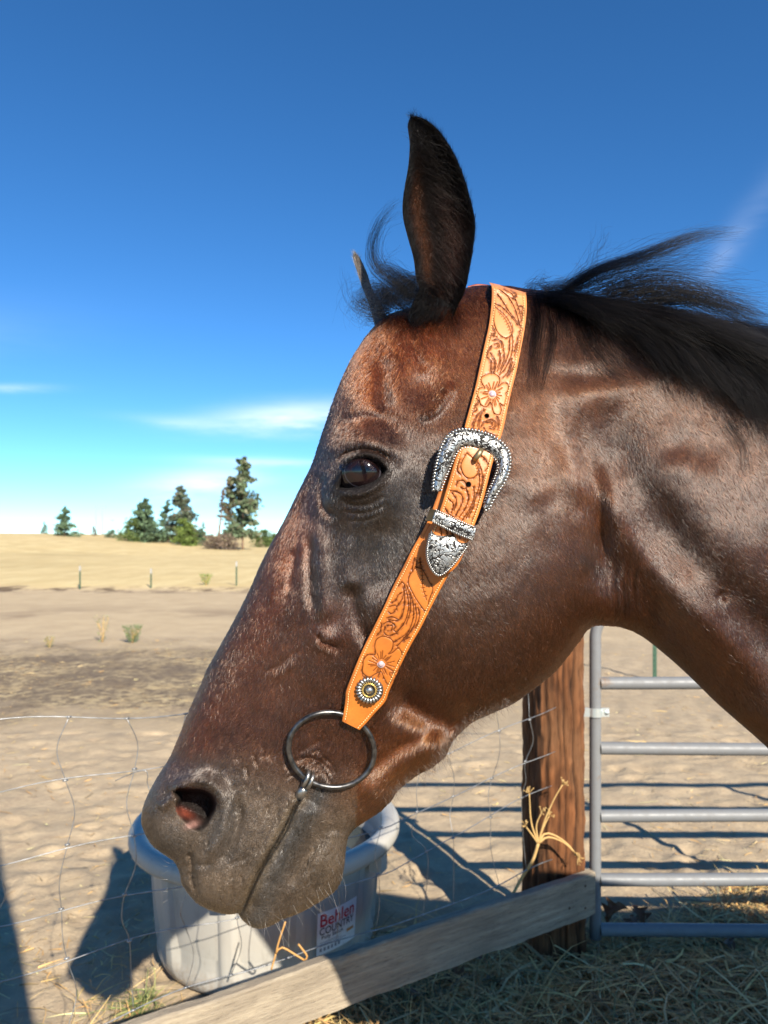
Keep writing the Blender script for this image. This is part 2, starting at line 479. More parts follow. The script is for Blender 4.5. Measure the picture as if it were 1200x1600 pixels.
line([(466, 1236), (446, 1268), (430, 1300), (412, 1332), (394, 1364), (378, 1396)], 8, 3.4, .1)
line([(487, 1250), (468, 1286), (452, 1316), (434, 1348), (415, 1382), (402, 1420)], 15, 8.5, .12)
line([(512, 1282), (492, 1318), (470, 1352), (448, 1398)], 11, -5.5)
gauss(510, 1352, 22, 32, 6.0, 15)
line([(505, 1300), (524, 1296), (545, 1304)], 6, -2)
for pl, w, a in [([(455, 1192), (478, 1184), (500, 1188), (516, 1204), (522, 1222)], 3.4, -1.9), ([(488, 1186), (504, 1200), (512, 1214), (516, 1228)], 3.2, -2.2),
                 ([(500, 1180), (516, 1192), (526, 1212)], 3.2, -1.6), ([(462, 1178), (484, 1166), (505, 1152)], 3.4, -.6), ([(456, 1200), (476, 1196), (494, 1206)], 4.5, 2.4)]:
    line(pl, w, a)
for q in range(90):                                           # fine short wrinkles all over the muzzle
    x, y = rng.uniform(300, 520), rng.uniform(1160, 1410)
    if not (270 + .3 * (1400 - y) < x < 600 - .25 * (y - 1160)): continue
    L = rng.uniform(10, 26); a_ = rng.normal(2.0, .35)
    dx, dy = math.cos(a_) * L, math.sin(a_) * L; b_ = rng.normal(0, 4)
    line([(x, y), (x + dx * .5 + b_, y + dy * .5), (x + dx, y + dy)], rng.uniform(1.7, 2.5), -rng.uniform(.7, 1.7))
for k in range(9):                                            # creases that run down the lips and the chin
    x = 350 + 13 * k; y = 1240 + 9 * k
    line([(x + 20, y - 14), (x, y + 20), (x - 14, y + 52)], 2.4, -.75)
    line([(500 + 5 * k, 1290 + 3 * k), (486 + 5 * k, 1330 + 2 * k), (470 + 7 * k, 1374)], 2.2, -.7)
for a, b in [((340, 1190), (328, 1216)), ((372, 1170), (362, 1206)), ((352, 1140), (346, 1170)), ((384, 1195), (370, 1214)), ((600, 950), (560, 1010))][:4]:
    line([a, ((a[0] + b[0]) / 2 - 2, (a[1] + b[1]) / 2), b], 2.4, -.4)
H += .40 * fnoise(H.shape, 16, 1) + .20 * fnoise(H.shape, 6, 2) * smooth01((DD - 6) / 20)
EDGE = smooth01(DD / 14) * INS
# pits: the eye's opening and the nostril
EYE = crom([(527, 764), (532, 750), (538, 733), (548, 721), (566, 715), (585, 718), (600, 729), (603, 735), (596, 745), (584, 754), (564, 761), (544, 765), (527, 764)], 60)
def pit(poly, depth, soft):
    d, _, _, _ = seg_dist(UU, VV, poly, True)
    sd = np.where(inside(UU, VV, poly), d, -d)
    return depth * smooth01((sd + soft * .3) / soft), sd
PE, SDE = pit(EYE, 15.0, 7.0)
PN, SDN = pit(NOS, 1.0, 9.0)
nfloor = 44 - 36 * smooth01((VV - 1262 - .35 * (UU - 285)) / 24)          # shallow and pink along its lower side
PN = PN * np.clip(nfloor, 8, 44)
NEAR0 = DM - BASE                                             # without relief
REL = (1.4 * H - PE - PN) * EDGE * .001
DN = np.where(INS, DM - BASE - REL, DM)
DSMOOTH = np.where(INS, DM - BASE - gblur(1.4 * H * EDGE, 5) * .001, DM)

# --- one closed skin: near side, far side, ears, trunk and legs
idx = -np.ones(UU.shape, int)
ring = np.zeros_like(INS)
for di in (-1, 0, 1):
    for dj in (-1, 0, 1):
        ring |= np.roll(np.roll(INS, di, 0), dj, 1)
ring &= ~INS
use = INS | ring
su = np.where(ring, NU, UU); sv = np.where(ring, NV, VV); sd_ = np.where(ring, DM, DN)
su_full, sv_full = su, sv
cnt = use.sum(); idx[use] = np.arange(cnt)
VF = PA(su[use], sv[use], sd_[use])
BACKD = np.where(INS, DM + BASE * .92 + .0002, DM)
VB = PA(su[use], sv[use], BACKD[use])
a, b, c, d = idx[:-1, :-1], idx[:-1, 1:], idx[1:, 1:], idx[1:, :-1]
ok = (a >= 0) & (b >= 0) & (c >= 0) & (d >= 0) & (INS[:-1, :-1] | INS[:-1, 1:] | INS[1:, 1:] | INS[1:, :-1])
Q = np.stack([a[ok], d[ok], c[ok], b[ok]], -1)

# --- the coat's colours (real markings, with some lit bands and shaded hollows tinted in)
def blend(col, m, c):
    m = np.clip(m, 0, 1)[..., None]
    col[...] = col * (1 - m) + np.array(c) * m
def gm(u, v, ru, rv, ang=0):
    cc, s = math.cos(R(ang)), math.sin(R(ang))
    x = (UU - u) * cc + (VV - v) * s; y = -(UU - u) * s + (VV - v) * cc
    return np.exp(-.5 * ((x / ru) ** 2 + (y / rv) ** 2))
CT = np.zeros(UU.shape + (3,)); CT[...] = (.068, .034, .020)
RED, DARK, GREY, TAUPE, TAN, BLACK = (.150, .048, .017), (.030, .016, .011), (.054, .060, .068), (.084, .066, .049), (.165, .078, .034), (.009, .008, .009)
blend(CT, .8 * gm(572, 600, 26, 50) + .7 * gm(690, 560, 60, 34) + .45 * gm(640, 560, 50, 60), RED)
blend(CT, .45 * gm(720, 600, 40, 90) + .3 * gm(760, 480, 30, 40), TAN)
blend(CT, .85 * gm(435, 900, 20, 90, 22) + .5 * gm(520, 980, 30, 30) + .6 * gm(470, 830, 22, 40, 20), RED)
blend(CT, .5 * gm(400, 1040, 70, 60), (.120, .062, .036))
blend(CT, .6 * gm(290, 1140, 28, 50, 24), RED)
blend(CT, .85 * gm(570, 850, 62, 100, 18) + .6 * gm(640, 800, 44, 70), GREY)
blend(CT, .9 * gm(548, 760, 52, 44), (.020, .018, .018)); blend(CT, .9 * smooth01((SDE + 16) / 12), (.013, .012, .013))
blend(CT, .5 * gm(600, 600, 12, 44) + .4 * gm(655, 604, 24, 24), DARK)  # hollows above the eye: their shade is put into the colour
blend(CT, .5 * gm(870, 720, 60, 60) + .75 * gm(930, 780, 36, 80, -35) + .5 * gm(840, 650, 40, 60), TAN)  # sunlit ridge of the neck painted in as a tan band
blend(CT, .5 * gm(900, 960, 60, 50), (.085, .036, .018))
blend(CT, .7 * gm(1000, 745, 46, 110, -36) + .6 * gm(1140, 950, 46, 160, -40), DARK)  # shade of the neck groove tinted in
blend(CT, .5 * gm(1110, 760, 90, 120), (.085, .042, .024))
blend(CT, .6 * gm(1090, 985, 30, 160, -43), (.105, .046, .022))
blend(CT, .7 * gm(1060, 1040, 26, 160, -44), DARK)  # shaded underside of the neck, painted into the coat
blend(CT, .7 * gm(965, 930, 34, 60), (.075, .032, .017))
blend(CT, .5 * gm(930, 625, 90, 20), TAN)  # sheen band high on the neck, put into the colour
blend(CT, .75 * gm(620, 1200, 26, 90, 50) , (.19, .092, .036))  # lit strip along the lower jaw, painted in
blend(CT, .6 * gm(640, 1130, 40, 40), (.13, .060, .026))
blend(CT, .45 * gm(810, 850, 90, 110) + .4 * gm(720, 930, 60, 70), (.118, .082, .062))  # cheek lightened in colour to stand for its sheen
CT *= np.array((.80, .66, .56))
blend(CT, .85 * smooth01((VV - 1130 - .25 * np.abs(UU - 380)) / 140) * (UU < 560), TAUPE)
blend(CT, .55 * gm(350, 1280, 20, 56, 0) + .5 * gm(310, 1205, 30, 14) + .6 * gm(265, 1312, 18, 18), (.050, .048, .047))
d_, _, _, _ = seg_dist(UU, VV, crom([(500, 1240), (470, 1290), (448, 1330), (420, 1390), (400, 1440)], 20))
blend(CT, .85 * np.exp(-(d_ / 19) ** 2), (.050, .050, .050))
blend(CT, .6 * gm(512, 1350, 26, 40, 15) + .5 * gm(345, 1395, 40, 22), (.112, .084, .058))
d_, _, _, _ = seg_dist(UU, VV, crom([(473, 1240), (442, 1298), (407, 1362), (377, 1430)], 20))
blend(CT, .22 * np.exp(-((d_ - 5) / 7) ** 2) * (VV > 1.0 * 1240), (.15, .11, .055))  # light on the lip's edge tinted beside the mouth line
blend(CT, np.exp(-(d_ / 2.0) ** 2), (.012, .010, .008))
CT *= (1 + (.045 + .10 * smooth01((VV - 1160) / 80) * (UU < 560)) * fnoise(UU.shape, 7, 3) + .08 * fnoise(UU.shape, 3, 4) + .08 * fnoise(UU.shape, 1, 5))[..., None].clip(.5, 1.6)
blend(CT, smooth01((SDN + 3) / 6), (.010, .007, .006))
blend(CT, .95 * gm(287, 1271, 11, 4.5, 25) * (SDN > -2), (.30, .07, .04))
blend(CT, .9 * gm(301, 1288, 7, 3.5, -20), (.50, .27, .23))
blend(CT, smooth01((SDE + 3) / 5), (.006, .005, .006))
mzl = (smooth01((VV - 1140) / 110) * smooth01((580 - UU) / 40))[..., None]
CT = (CT * (np.array((.80, .69, .61)) * (1 - mzl) + np.array((.84, .82, .80)) * mzl)).clip(.002, .6)
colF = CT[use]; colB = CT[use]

verts = [VF, VB]; faces = [Q, (Q + cnt)[:, ::-1]]; cols = [colF, colB]; nv = 2 * cnt
def push(v, f, c):
    global nv
    verts.append(np.asarray(v)); faces.append(np.asarray(f) + nv); nv += len(v)
    cols.append(np.broadcast_to(np.asarray(c), (len(v), 3)))
def loft(rings, col, closed_ends=True):
    """rings: list of (n,3) arrays of equal length"""
    n = len(rings[0]); v = np.vstack(rings); f = []
    for i in range(len(rings) - 1):
        for k in range(n):
            f.append((i * n + k, i * n + (k + 1) % n, (i + 1) * n + (k + 1) % n, (i + 1) * n + k))
    push(v, f, col)
# trunk
ang = np.linspace(0, 2 * math.pi, 40, endpoint=False)
ST = crom([(.50, 1.77, 1.28, .06), (.62, 1.735, 1.12, .10), (.80, 1.70, .97, .16), (1.0, 1.655, .86, .215), (1.3, 1.60, .79, .25), (1.6, 1.57, .75, .28), (2.0, 1.51, .73, .29), (2.3, 1.54, .78, .28), (2.55, 1.51, .86, .24), (2.75, 1.38, 1.0, .15), (2.83, 1.22, 1.12, .04)], 40)
loft([np.stack([np.full(40, x), .855 + hw * np.cos(ang), (zt + zb) / 2 + (zt - zb) / 2 * np.sin(ang)], -1) for x, zt, zb, hw in ST], (.06, .03, .018))
for sy in (-1, 1):
    for pts in ([(.98, .86 + sy * .13, 1.05, .13), (.96, .86 + sy * .14, .80, .085), (.93, .86 + sy * .14, .52, .062), (.935, .86 + sy * .14, .48, .055), (.93, .86 + sy * .14, .25, .036), (.92, .86 + sy * .14, .15, .045), (.895, .86 + sy * .14, .08, .042), (.88, .86 + sy * .14, .055, .06), (.87, .86 + sy * .14, .0, .072)],
                [(2.5, .86 + sy * .12, 1.1, .17), (2.48, .86 + sy * .15, .88, .12), (2.60, .86 + sy * .15, .68, .075), (2.69, .86 + sy * .14, .56, .058), (2.68, .86 + sy * .14, .48, .05), (2.64, .86 + sy * .14, .28, .036), (2.62, .86 + sy * .14, .16, .045), (2.59, .86 + sy * .14, .08, .042), (2.575, .86 + sy * .14, .055, .06), (2.565, .86 + sy * .14, .0, .072)]):
        L = crom(pts, 24)
        loft([np.stack([x + r * np.cos(ang[::2]), y + r * .9 * np.sin(ang[::2]), np.full(20, z)], -1) for x, y, z, r in L], (.016, .011, .009))

# ears: cupped leaves
def ear(Lp, Rp, depth, cup, thick, ny=70, nx=40, lean=0.0, split=.45):
    L = crom(Lp, ny); Rr = crom(Rp, ny)
    t = np.linspace(0, 1, ny)[:, None]; a = np.linspace(0, 1, nx)[None]
    u = L[:, :1] + (Rr[:, :1] - L[:, :1]) * a; v = L[:, 1:] + (Rr[:, 1:] - L[:, 1:]) * a
    s = (2 * a - 1)
    prof = (1 - np.abs((a - split) / np.where(a < split, split, 1 - split)) ** 2.6)
    wdt = np.linalg.norm(Rr - L, axis=1)[:, None] / 100.
    dep = depth + lean * t + cup * prof * np.clip(wdt, 0, 1.05) * (1 - .55 * t ** 3)
    inner = PA(u, v, dep)
    bk = dep + (thick * (1 - s ** 2) ** .5 + .0006)
    outer = PA(u, v, bk)
    return u, v, dep, inner, outer
EL = [(642, 520), (640, 486), (654, 454), (650, 437), (646, 404), (637, 371), (630, 342), (629, 317), (633, 288), (638, 258), (640, 225), (637, 197), (641, 183)]
ER = [(700, 520), (712, 486), (725, 458), (733, 425), (740, 383), (742.5, 346), (733, 304), (723, 271), (708, 237), (687, 206), (667, 188), (651, 182), (643, 182)]
eu, ev, edep, ein, eout = ear(EL, ER, .778, .026, .008)
def grid_faces(ny, nx):
    i = np.arange((ny - 1) * nx).reshape(ny - 1, nx)[:, :-1]
    return np.stack([i, i + nx, i + nx + 1, i + 1], -1).reshape(-1, 4)
gf = grid_faces(*eu.shape)
# colours of the ear: brown front rim, black hollow, dark edge
ea = np.linspace(0, 1, eu.shape[1])[None] * np.ones_like(eu); et = np.linspace(0, 1, eu.shape[0])[:, None] * np.ones_like(eu)
EC = np.zeros(eu.shape + (3,)); EC[...] = (.007, .005, .005)
def eb(m, c): 
    m = np.clip(m, 0, 1)[..., None]; EC[...] = EC * (1 - m) + np.array(c) * m
eb(.6 * np.exp(-((ea - .22) / .10) ** 2) * smooth01((et - .10) / .12) * (1 - smooth01((et - .55) / .3)), (.11, .045, .02))
eb(.6 * np.exp(-((ea - .75) / .14) ** 2) * np.exp(-((et - .36) / .18) ** 2), (.060, .022, .014))
eb(.5 * np.exp(-((ea - .45) / .12) ** 2) * np.exp(-((et - .14) / .05) ** 2), (.09, .038, .02))
eb(smooth01((et - .10) / -.05), (.008, .007, .007))
push(ein.reshape(-1, 3), gf, EC.reshape(-1, 3)); push(eout.reshape(-1, 3), gf[:, ::-1], (.02, .012, .010))
fu, fv, fdep, fin, fout = ear([(594, 545), (578, 480), (567, 452), (559, 428), (552, 405), (552, 396)], [(626, 545), (598, 480), (582, 452), (574, 428), (563, 404), (555, 395)], .856, .010, .032, 30, 14, lean=.045)
push(fin.reshape(-1, 3), grid_faces(30, 14), (.040, .028, .020)); push(fout.reshape(-1, 3), grid_faces(30, 14)[:, ::-1], (.05, .03, .02))

# skin under the coat
t = NT("horse_skin")
tint = t.attr()
c_ = t.coord('Object')
n1 = t.noise(c_, 260, 5, .65); n2 = t.noise(c_, 60, 4, .6)
vor = t.n.new('ShaderNodeTexVoronoi'); vor.feature = 'DISTANCE_TO_EDGE'; vor.inputs['Scale'].default_value = 130
t.l.new(t.mix(.18, c_, t.noise(c_, 40, 2, .5, out=1)), vor.inputs['Vector'])
h = t.math('ADD', t.math('MULTIPLY', n1, .6), t.math('MULTIPLY', t.math('MINIMUM', vor.outputs[0], .12), 3.0))
t.pr(Base_Color=t.mix(t.math('MULTIPLY', n1, .8), tint, t.mix(1.0, tint, (1.5, 1.45, 1.4), 'MULTIPLY')), Roughness=.52, Specular_IOR_Level=.35, Normal=t.bump(h, .9, .0022))
M_SKIN = t.m
allv = np.vstack(verts); allf = np.vstack(faces); allc = np.vstack(cols)
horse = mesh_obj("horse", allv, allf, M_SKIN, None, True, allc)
tag(horse, "dark bay horse with one ear pricked and its head beside the wire fence", "horse")
horse.data.validate()

# ------------------------------------------------------------------ hair
def hair_mat(name, ior=1.55, rough=.3, radial=.4, coat=.0, coltint=True, color=(.01, .01, .01)):
    t = NT(name)
    hb = t.n.new('ShaderNodeBsdfHairPrincipled'); hb.model = 'CHIANG'; hb.parametrization = 'COLOR'
    if coltint: t.l.new(t.attr('tint'), hb.inputs['Color'])
    else: hb.inputs['Color'].default_value = (*color, 1)
    hb.inputs['Roughness'].default_value = rough
    hb.inputs['Radial Roughness'].default_value = radial
    hb.inputs['Coat'].default_value = coat
    hb.inputs['Random Roughness'].default_value = .2
    hb.inputs['IOR'].default_value = ior
    t.l.new(hb.outputs[0], t.out.inputs[0])
    return t.m

def hair_obj(name, pts, radius, col, mat, parent, taper=.25):
    """pts (n, k, 3); radius (n,) or float; col (n,3)"""
    n, k, _ = pts.shape
    cu = bpy.data.hair_curves.new(name)
    cu.add_curves([k] * n)
    cu.points.foreach_set('position', np.ascontiguousarray(pts, np.float32).ravel())
    rad = np.broadcast_to(np.asarray(radius, float).reshape(-1, 1), (n, 1)) * np.linspace(1, taper, k)[None]
    if 'radius' not in cu.attributes: cu.attributes.new('radius', 'FLOAT', 'POINT')
    cu.attributes['radius'].data.foreach_set('value', rad.astype(np.float32).ravel())
    if col is not None:
        at = cu.attributes.new('tint', 'FLOAT_COLOR', 'CURVE')
        c = np.ones((n, 4), np.float32); c[:, :3] = col
        at.data.foreach_set('color', c.ravel())
    cu.materials.append(mat)
    o = bpy.data.objects.new(name, cu)
    COL.objects.link(o)
    if parent is not None: o.parent = parent
    return o

# the way the coat lies, in the picture's directions
FLOW = [(600, 600, -.15, 1), (640, 550, .15, 1), (540, 660, -.35, .95), (540, 850, -.2, 1), (440, 900, -.42, .9), (320, 1100, -.5, .86), (480, 1090, -.3, .95), (270, 1230, -.45, .88), (300, 1330, -.1, 1), (420, 1320, -.45, .9), (350, 1400, -.2, 1), (520, 1370, -.05, 1),
        (660, 700, .1, 1), (660, 850, .15, 1), (600, 960, -.1, 1), (800, 780, .62, .78), (760, 900, .5, .86), (870, 900, .62, .78), (820, 1020, .35, .93), (700, 1050, .1, 1), (640, 1120, -.25, .96), (690, 1160, -.45, .9), (580, 1240, -.55, .83), (740, 500, .25, .97), (760, 600, .35, .93),
        (850, 560, .5, .86), (880, 680, .55, .83), (950, 620, .5, .86), (950, 900, .1, 1), (1000, 760, .45, .9), (1100, 700, .45, .9), (1100, 900, .5, .86), (1040, 980, .55, .83), (1180, 1000, .5, .86), (1200, 700, .4, .92)]
fl = np.array(FLOW)
cu_ = np.arange(GU[0], GU[-1] + 20, 16.); cv_ = np.arange(GV[0], GV[-1] + 20, 16.)
a_, b_ = np.meshgrid(cu_, cv_)
w_ = 1 / (((a_[..., None] - fl[:, 0]) ** 2 + (b_[..., None] - fl[:, 1]) ** 2) + 400) ** 1.5
FX = (w_ * fl[:, 2]).sum(-1) / w_.sum(-1); FY = (w_ * fl[:, 3]).sum(-1) / w_.sum(-1)
# length of the coat (mm) and its share
LEN = np.full(UU.shape, 5.2)
LEN = np.where(VV > 1130, 5.2 - 2.7 * smooth01((VV - 1150) / 120) * (UU < 560), LEN)
LEN = LEN - 2.5 * gm(550, 750, 46, 40)
LEN = LEN + 3.5 * gm(690, 1170, 40, 40) + 2.0 * gm(960, 940, 40, 60) + 4 * gm(700, 490, 50, 22)
BARE = np.clip(smooth01((SDE + 15) / 10) + smooth01((SDN + 3) / 4) + .60 * smooth01((VV - 1190) / 100) * (UU < 555), 0, 1)

N_COAT = 400000
PW = np.stack([(su_full - U0) / F * sd_, sd_, HC + (V0 - sv_full) / F * sd_], -1)
# area of each cell gives the density
ex = PW[:-1, 1:] - PW[:-1, :-1]; ey = PW[1:, :-1] - PW[:-1, :-1]
ar = np.linalg.norm(np.cross(ex, ey), axis=-1)
good = ok & (UU[:-1, :-1] < 1225) & (VV[:-1, :-1] < 1500)
ar = np.where(good, np.minimum(ar, 2.5e-5), 0)
ar = ar * (1 - BARE[:-1, :-1]) * (1 - .5 * smooth01((UU[:-1, :-1] - 1180) / 40))
cs = np.cumsum(ar.ravel()); pick = np.searchsorted(cs, rng.random(N_COAT) * cs[-1])
pj, pi = np.unravel_index(np.clip(pick, 0, ar.size - 1), ar.shape)
fi = pi + rng.random(N_COAT); fj = pj + rng.random(N_COAT)
p0 = bilin(PW, fi, fj)
i1 = np.clip(fi.astype(int), 1, UU.shape[1] - 2); j1 = np.clip(fj.astype(int), 1, UU.shape[0] - 2)
PWs = PW
tu = PW[j1, np.minimum(i1 + 1, UU.shape[1] - 1)] - PW[j1, i1]; tv = PW[np.minimum(j1 + 1, UU.shape[0] - 1), i1] - PW[j1, i1]
nrm = np.cross(tv, tu); nrm /= np.linalg.norm(nrm, axis=1, keepdims=True) + 1e-12
nrm = np.where((nrm[:, 1:2] > 0), -nrm, nrm)
un = GU[0] + fi * GS; vn = GV[0] + fj * GS
fx = bilin(FX, (un - cu_[0]) / 16, (vn - cv_[0]) / 16); fy = bilin(FY, (un - cu_[0]) / 16, (vn - cv_[0]) / 16)
jit = .26 * rng.standard_normal(N_COAT) + .07 * bilin(fnoise(UU.shape, 5, 11), fi, fj) + .08 * bilin(fnoise(UU.shape, 20, 12), fi, fj)
c1, s1 = np.cos(jit), np.sin(jit)
fx, fy = fx * c1 - fy * s1, fx * s1 + fy * c1
T = np.stack([fx, np.zeros_like(fx), -fy], -1)
T -= nrm * (T * nrm).sum(1, keepdims=True); T /= np.linalg.norm(T, axis=1, keepdims=True) + 1e-9
ln = bilin(LEN, fi, fj) * .001 * rng.uniform(.7, 1.25, N_COAT)
lift = np.clip(.13 + .05 * rng.standard_normal(N_COAT) + .012 * bilin(fnoise(UU.shape, 4, 13), fi, fj), .08, .7)
s_ = np.array([0, .35, .7, 1.0])
hp = p0[:, None] + T[:, None] * (ln[:, None, None] * s_[None, :, None]) + nrm[:, None] * (ln * lift)[:, None, None] * (s_ - .45 * s_ ** 2)[None, :, None]
hc = bilin(CT, fi, fj) * np.exp(.55 * rng.standard_normal(N_COAT))[:, None]
M_COAT = hair_mat("coat_hair", ior=1.58, rough=.15, radial=.4, coat=0.0)
coat = hair_obj("coat", hp, .00016 * rng.uniform(.7, 1.3, N_COAT), hc.clip(.003, .7), M_COAT, horse)
tag(coat, kind="stuff")
# ------------------------------------------------------------------ ear fur
def surf_hair(name, G, cols, n, ln, flow, parent, mat, lift=.35, rad=.00014, seed=3, mask=None, curl=.0):
    """hair on a grid of points G (ny,nx,3): flow = (along columns, along rows)"""
    r = np.random.default_rng(seed)
    ex = G[:-1, 1:] - G[:-1, :-1]; ey = G[1:, :-1] - G[:-1, :-1]
    a = np.linalg.norm(np.cross(ex, ey), axis=-1)
    if mask is not None: a = a * mask[:-1, :-1]
    cs = np.cumsum(a.ravel()); k = np.clip(np.searchsorted(cs, r.random(n) * cs[-1]), 0, a.size - 1)
    j, i = np.unravel_index(k, a.shape)
    fi = i + r.random(n); fj = j + r.random(n)
    p = bilin(G, fi, fj); tu = ex[j, i]; tv = ey[j, i]
    nn = np.cross(tv, tu); nn /= np.linalg.norm(nn, axis=1, keepdims=True) + 1e-12
    nn = np.where(nn[:, 1:2] > 0, -nn, nn)
    tu = tu / (np.linalg.norm(tu, axis=1, keepdims=True) + 1e-9); tv = tv / (np.linalg.norm(tv, axis=1, keepdims=True) + 1e-9)
    an = .35 * r.standard_normal(n)
    fx = flow[0] + an; fy = flow[1] + .3 * r.standard_normal(n)
    T = tu * fx[:, None] + tv * fy[:, None]; T /= np.linalg.norm(T, axis=1, keepdims=True) + 1e-9
    l = ln * r.uniform(.5, 1.4, n); lf = lift * r.uniform(.3, 1.8, n)
    s = np.linspace(0, 1, 5)
    h = p[:, None] + T[:, None] * (l[:, None, None] * s[None, :, None]) + nn[:, None] * (l * lf)[:, None, None] * (s - curl * s ** 2)[None, :, None]
    c = bilin(cols, fi, fj) * r.uniform(.6, 1.5, n)[:, None]
    return hair_obj(name, h, rad * r.uniform(.7, 1.2, n), c.clip(.003, .6), mat, parent)
GE = ein.reshape(eu.shape + (3,)) if ein.ndim == 2 else ein
M_EAR = hair_mat("ear_hair", ior=1.2, rough=.25, radial=.4)
o = surf_hair("ear_fur", ein, EC * .45, 13000, .009, (.25, 1.0), horse, M_EAR, .30, .00014, 5); tag(o, kind="stuff")
inner = np.exp(-((ea - .58) / .24) ** 2) * smooth01((et - .08) / .06) * (1 - smooth01((et - .72) / .2))
o = surf_hair("inner_ear_hair", ein, EC * .6 + .003, 1900, .022, (-.55, .9), horse, M_EAR, .7, .00013, 6, inner, .3); tag(o, kind="stuff")
rimm = ((ea > .93) | (ea < .05)).astype(float)
o = surf_hair("ear_edge_hair", ein, EC * 0 + .004, 1500, .009, (.5, .9), horse, M_EAR, .25, .00012, 8, rimm); tag(o, kind="stuff")
o = surf_hair("far_ear_fur", fin, np.broadcast_to(np.array((.035, .026, .020)), fin.shape), 3000, .006, (0, 1.), horse, M_COAT, .3, .00013, 9); tag(o, kind="stuff")

# ------------------------------------------------------------------ mane and forelock: locks blown by the wind
def near_at(u, v):
    fi, fj = cell(np.clip(u, GU[0], GU[-1]), np.clip(v, GV[0], GV[-1]))
    return bilin(np.where(INS, DN, DM), fi, fj)
def locks(name, specs, parent, mat, seed, base_rad=.00014, k=14):
    """specs: (guide [(u, v, d or None -> lies on the neck)], strands, root spread px, tip spread px, frizz px, lift m)"""
    r = np.random.default_rng(seed); allp = []; allr = []; allc = []
    for g, n, rs, ts, fz, lift in specs:
        gp = np.array([(u, v, (d if d is not None else -1)) for u, v, d in g], float)
        on = gp[:, 2] < 0
        gp[on, 2] = near_at(gp[on, 0], gp[on, 1]) - lift
        G = crom(gp, k)
        tdir = np.gradient(G[:, :2], axis=0); tdir /= np.linalg.norm(tdir, axis=1, keepdims=True) + 1e-9
        nd = np.stack([-tdir[:, 1], tdir[:, 0]], -1)
        s = np.linspace(0, 1, k)
        ro = r.standard_normal(n); tp = .6 * ro + .8 * r.standard_normal(n)
        sp = rs * ro[:, None] * (1 - s) + ts * tp[:, None] * s                              # across
        al = r.uniform(-.08, .10, n)[:, None] * np.linalg.norm(G[-1, :2] - G[0, :2])        # start offset along
        ph = r.uniform(0, 6.28, (n, 1)); fq = r.uniform(.6, 1.8, (n, 1))
        wob = fz * s[None] ** 1.2 * (np.sin(ph + fq * 5 * s[None]) + .6 * np.sin(ph * 2 + fq * 11 * s[None]))
        wb2 = fz * s[None] * np.cos(ph * 1.7 + fq * 4 * s[None])
        cut = r.uniform(.55, 1.0, (n, 1)) ** .7
        ss = s[None] * cut
        gi = ss * (k - 1)
        i0 = np.clip(gi.astype(int), 0, k - 2); f = (gi - i0)[..., None]
        Gx = G[i0] * (1 - f) + G[i0 + 1] * f
        nx = nd[i0]; tx = tdir[i0]
        off = (sp + wob)[..., None] * nx + (al + wb2 * .6)[..., None] * tx
        uv = Gx[..., :2] + off
        dd = Gx[..., 2] + (r.standard_normal((n, 1)) * .006 + r.standard_normal((n, 1)) * .008 * s[None])
        allp.append(PA(uv[..., 0], uv[..., 1], dd)); allr.append(base_rad * r.uniform(.6, 1.15, n))
        c = np.array((.0016, .0015, .0017)) * r.uniform(.5, 2.2) * r.uniform(.6, 1.6, n)[:, None]
        wm = r.random(n) < .06; c[wm] = np.array((.020, .012, .009))
        allc.append(c)
    return hair_obj(name, np.concatenate(allp), np.concatenate(allr), np.concatenate(allc), mat, parent, .35)
M_MANE = hair_mat("mane_hair", ior=1.16, rough=.20, radial=.3, coat=0.0)
MANE = []
rm = random.Random(5)
# the body of the mane: roots along the crest, sweeping back along the neck
for k in range(46):
    f = k / 45
    u = 826 + 470 * f; v = 462 + 12 * math.sin(f * 3) + (f ** 1.2) * 82 + rm.uniform(-4, 8)
    dr = float(near_at(u, max(v, 462))) + .01
    Ln = 150 + 130 * rm.random()
    dv = (18 + 30 * rm.random()) * (1 + 1.2 * f)
    MANE.append(([(u, v, dr), (u + Ln * .25, v - 6 + dv * .15, dr - .02), (u + Ln * .6, v + dv * .55, dr - .035), (u + Ln, v + dv * 1.25 + 10 + rm.uniform(-14, 14), dr - .04)], 230, 5, 6 + rm.uniform(0, 8), 3.0, .006))
# thick curtain on the near side, further back
for k in range(34):
    f = k / 33
    u = 960 + 330 * f; v = 490 + 75 * f + rm.uniform(-6, 6)
    d0 = float(near_at(u, v + 14)) - .004
    L = 60 + 110 * min(1, f * 1.6) + 30 * rm.random()
    MANE.append(([(u, v, d0), (u + L * .35, v + L * .35, None), (u + L * .7, v + L * .78, None), (u + L * .9 + rm.uniform(-12, 12), v + L * 1.15, None)], 240, 6, 7, 2.5, .014))
# small locks lying on the neck
for g, n, rs, ts in [([(838, 466, None), (842, 500, None), (838, 545, None), (836, 612, None)], 150, 6, 5), ([(852, 468, None), (862, 520, None), (852, 580, None), (843, 626, None)], 90, 5, 4),
                     ([(872, 466, None), (880, 500, None), (892, 540, None)], 130, 7, 8), ([(905, 470, None), (915, 520, None), (945, 565, None), (985, 590, None)], 120, 10, 14),
                     ([(920, 480, None), (940, 530, None), (975, 575, None), (1020, 600, None)], 110, 12, 12), ([(890, 476, None), (900, 530, None), (920, 575, None)], 60, 10, 12), ([(950, 490, None), (985, 540, None), (1040, 580, None)], 90, 12, 14),
                     ([(1140, 660, None), (1163, 700, None), (1168, 745, None)], 50, 6, 5)]:
    MANE.append((g, n, rs, ts, 2.0, .004))
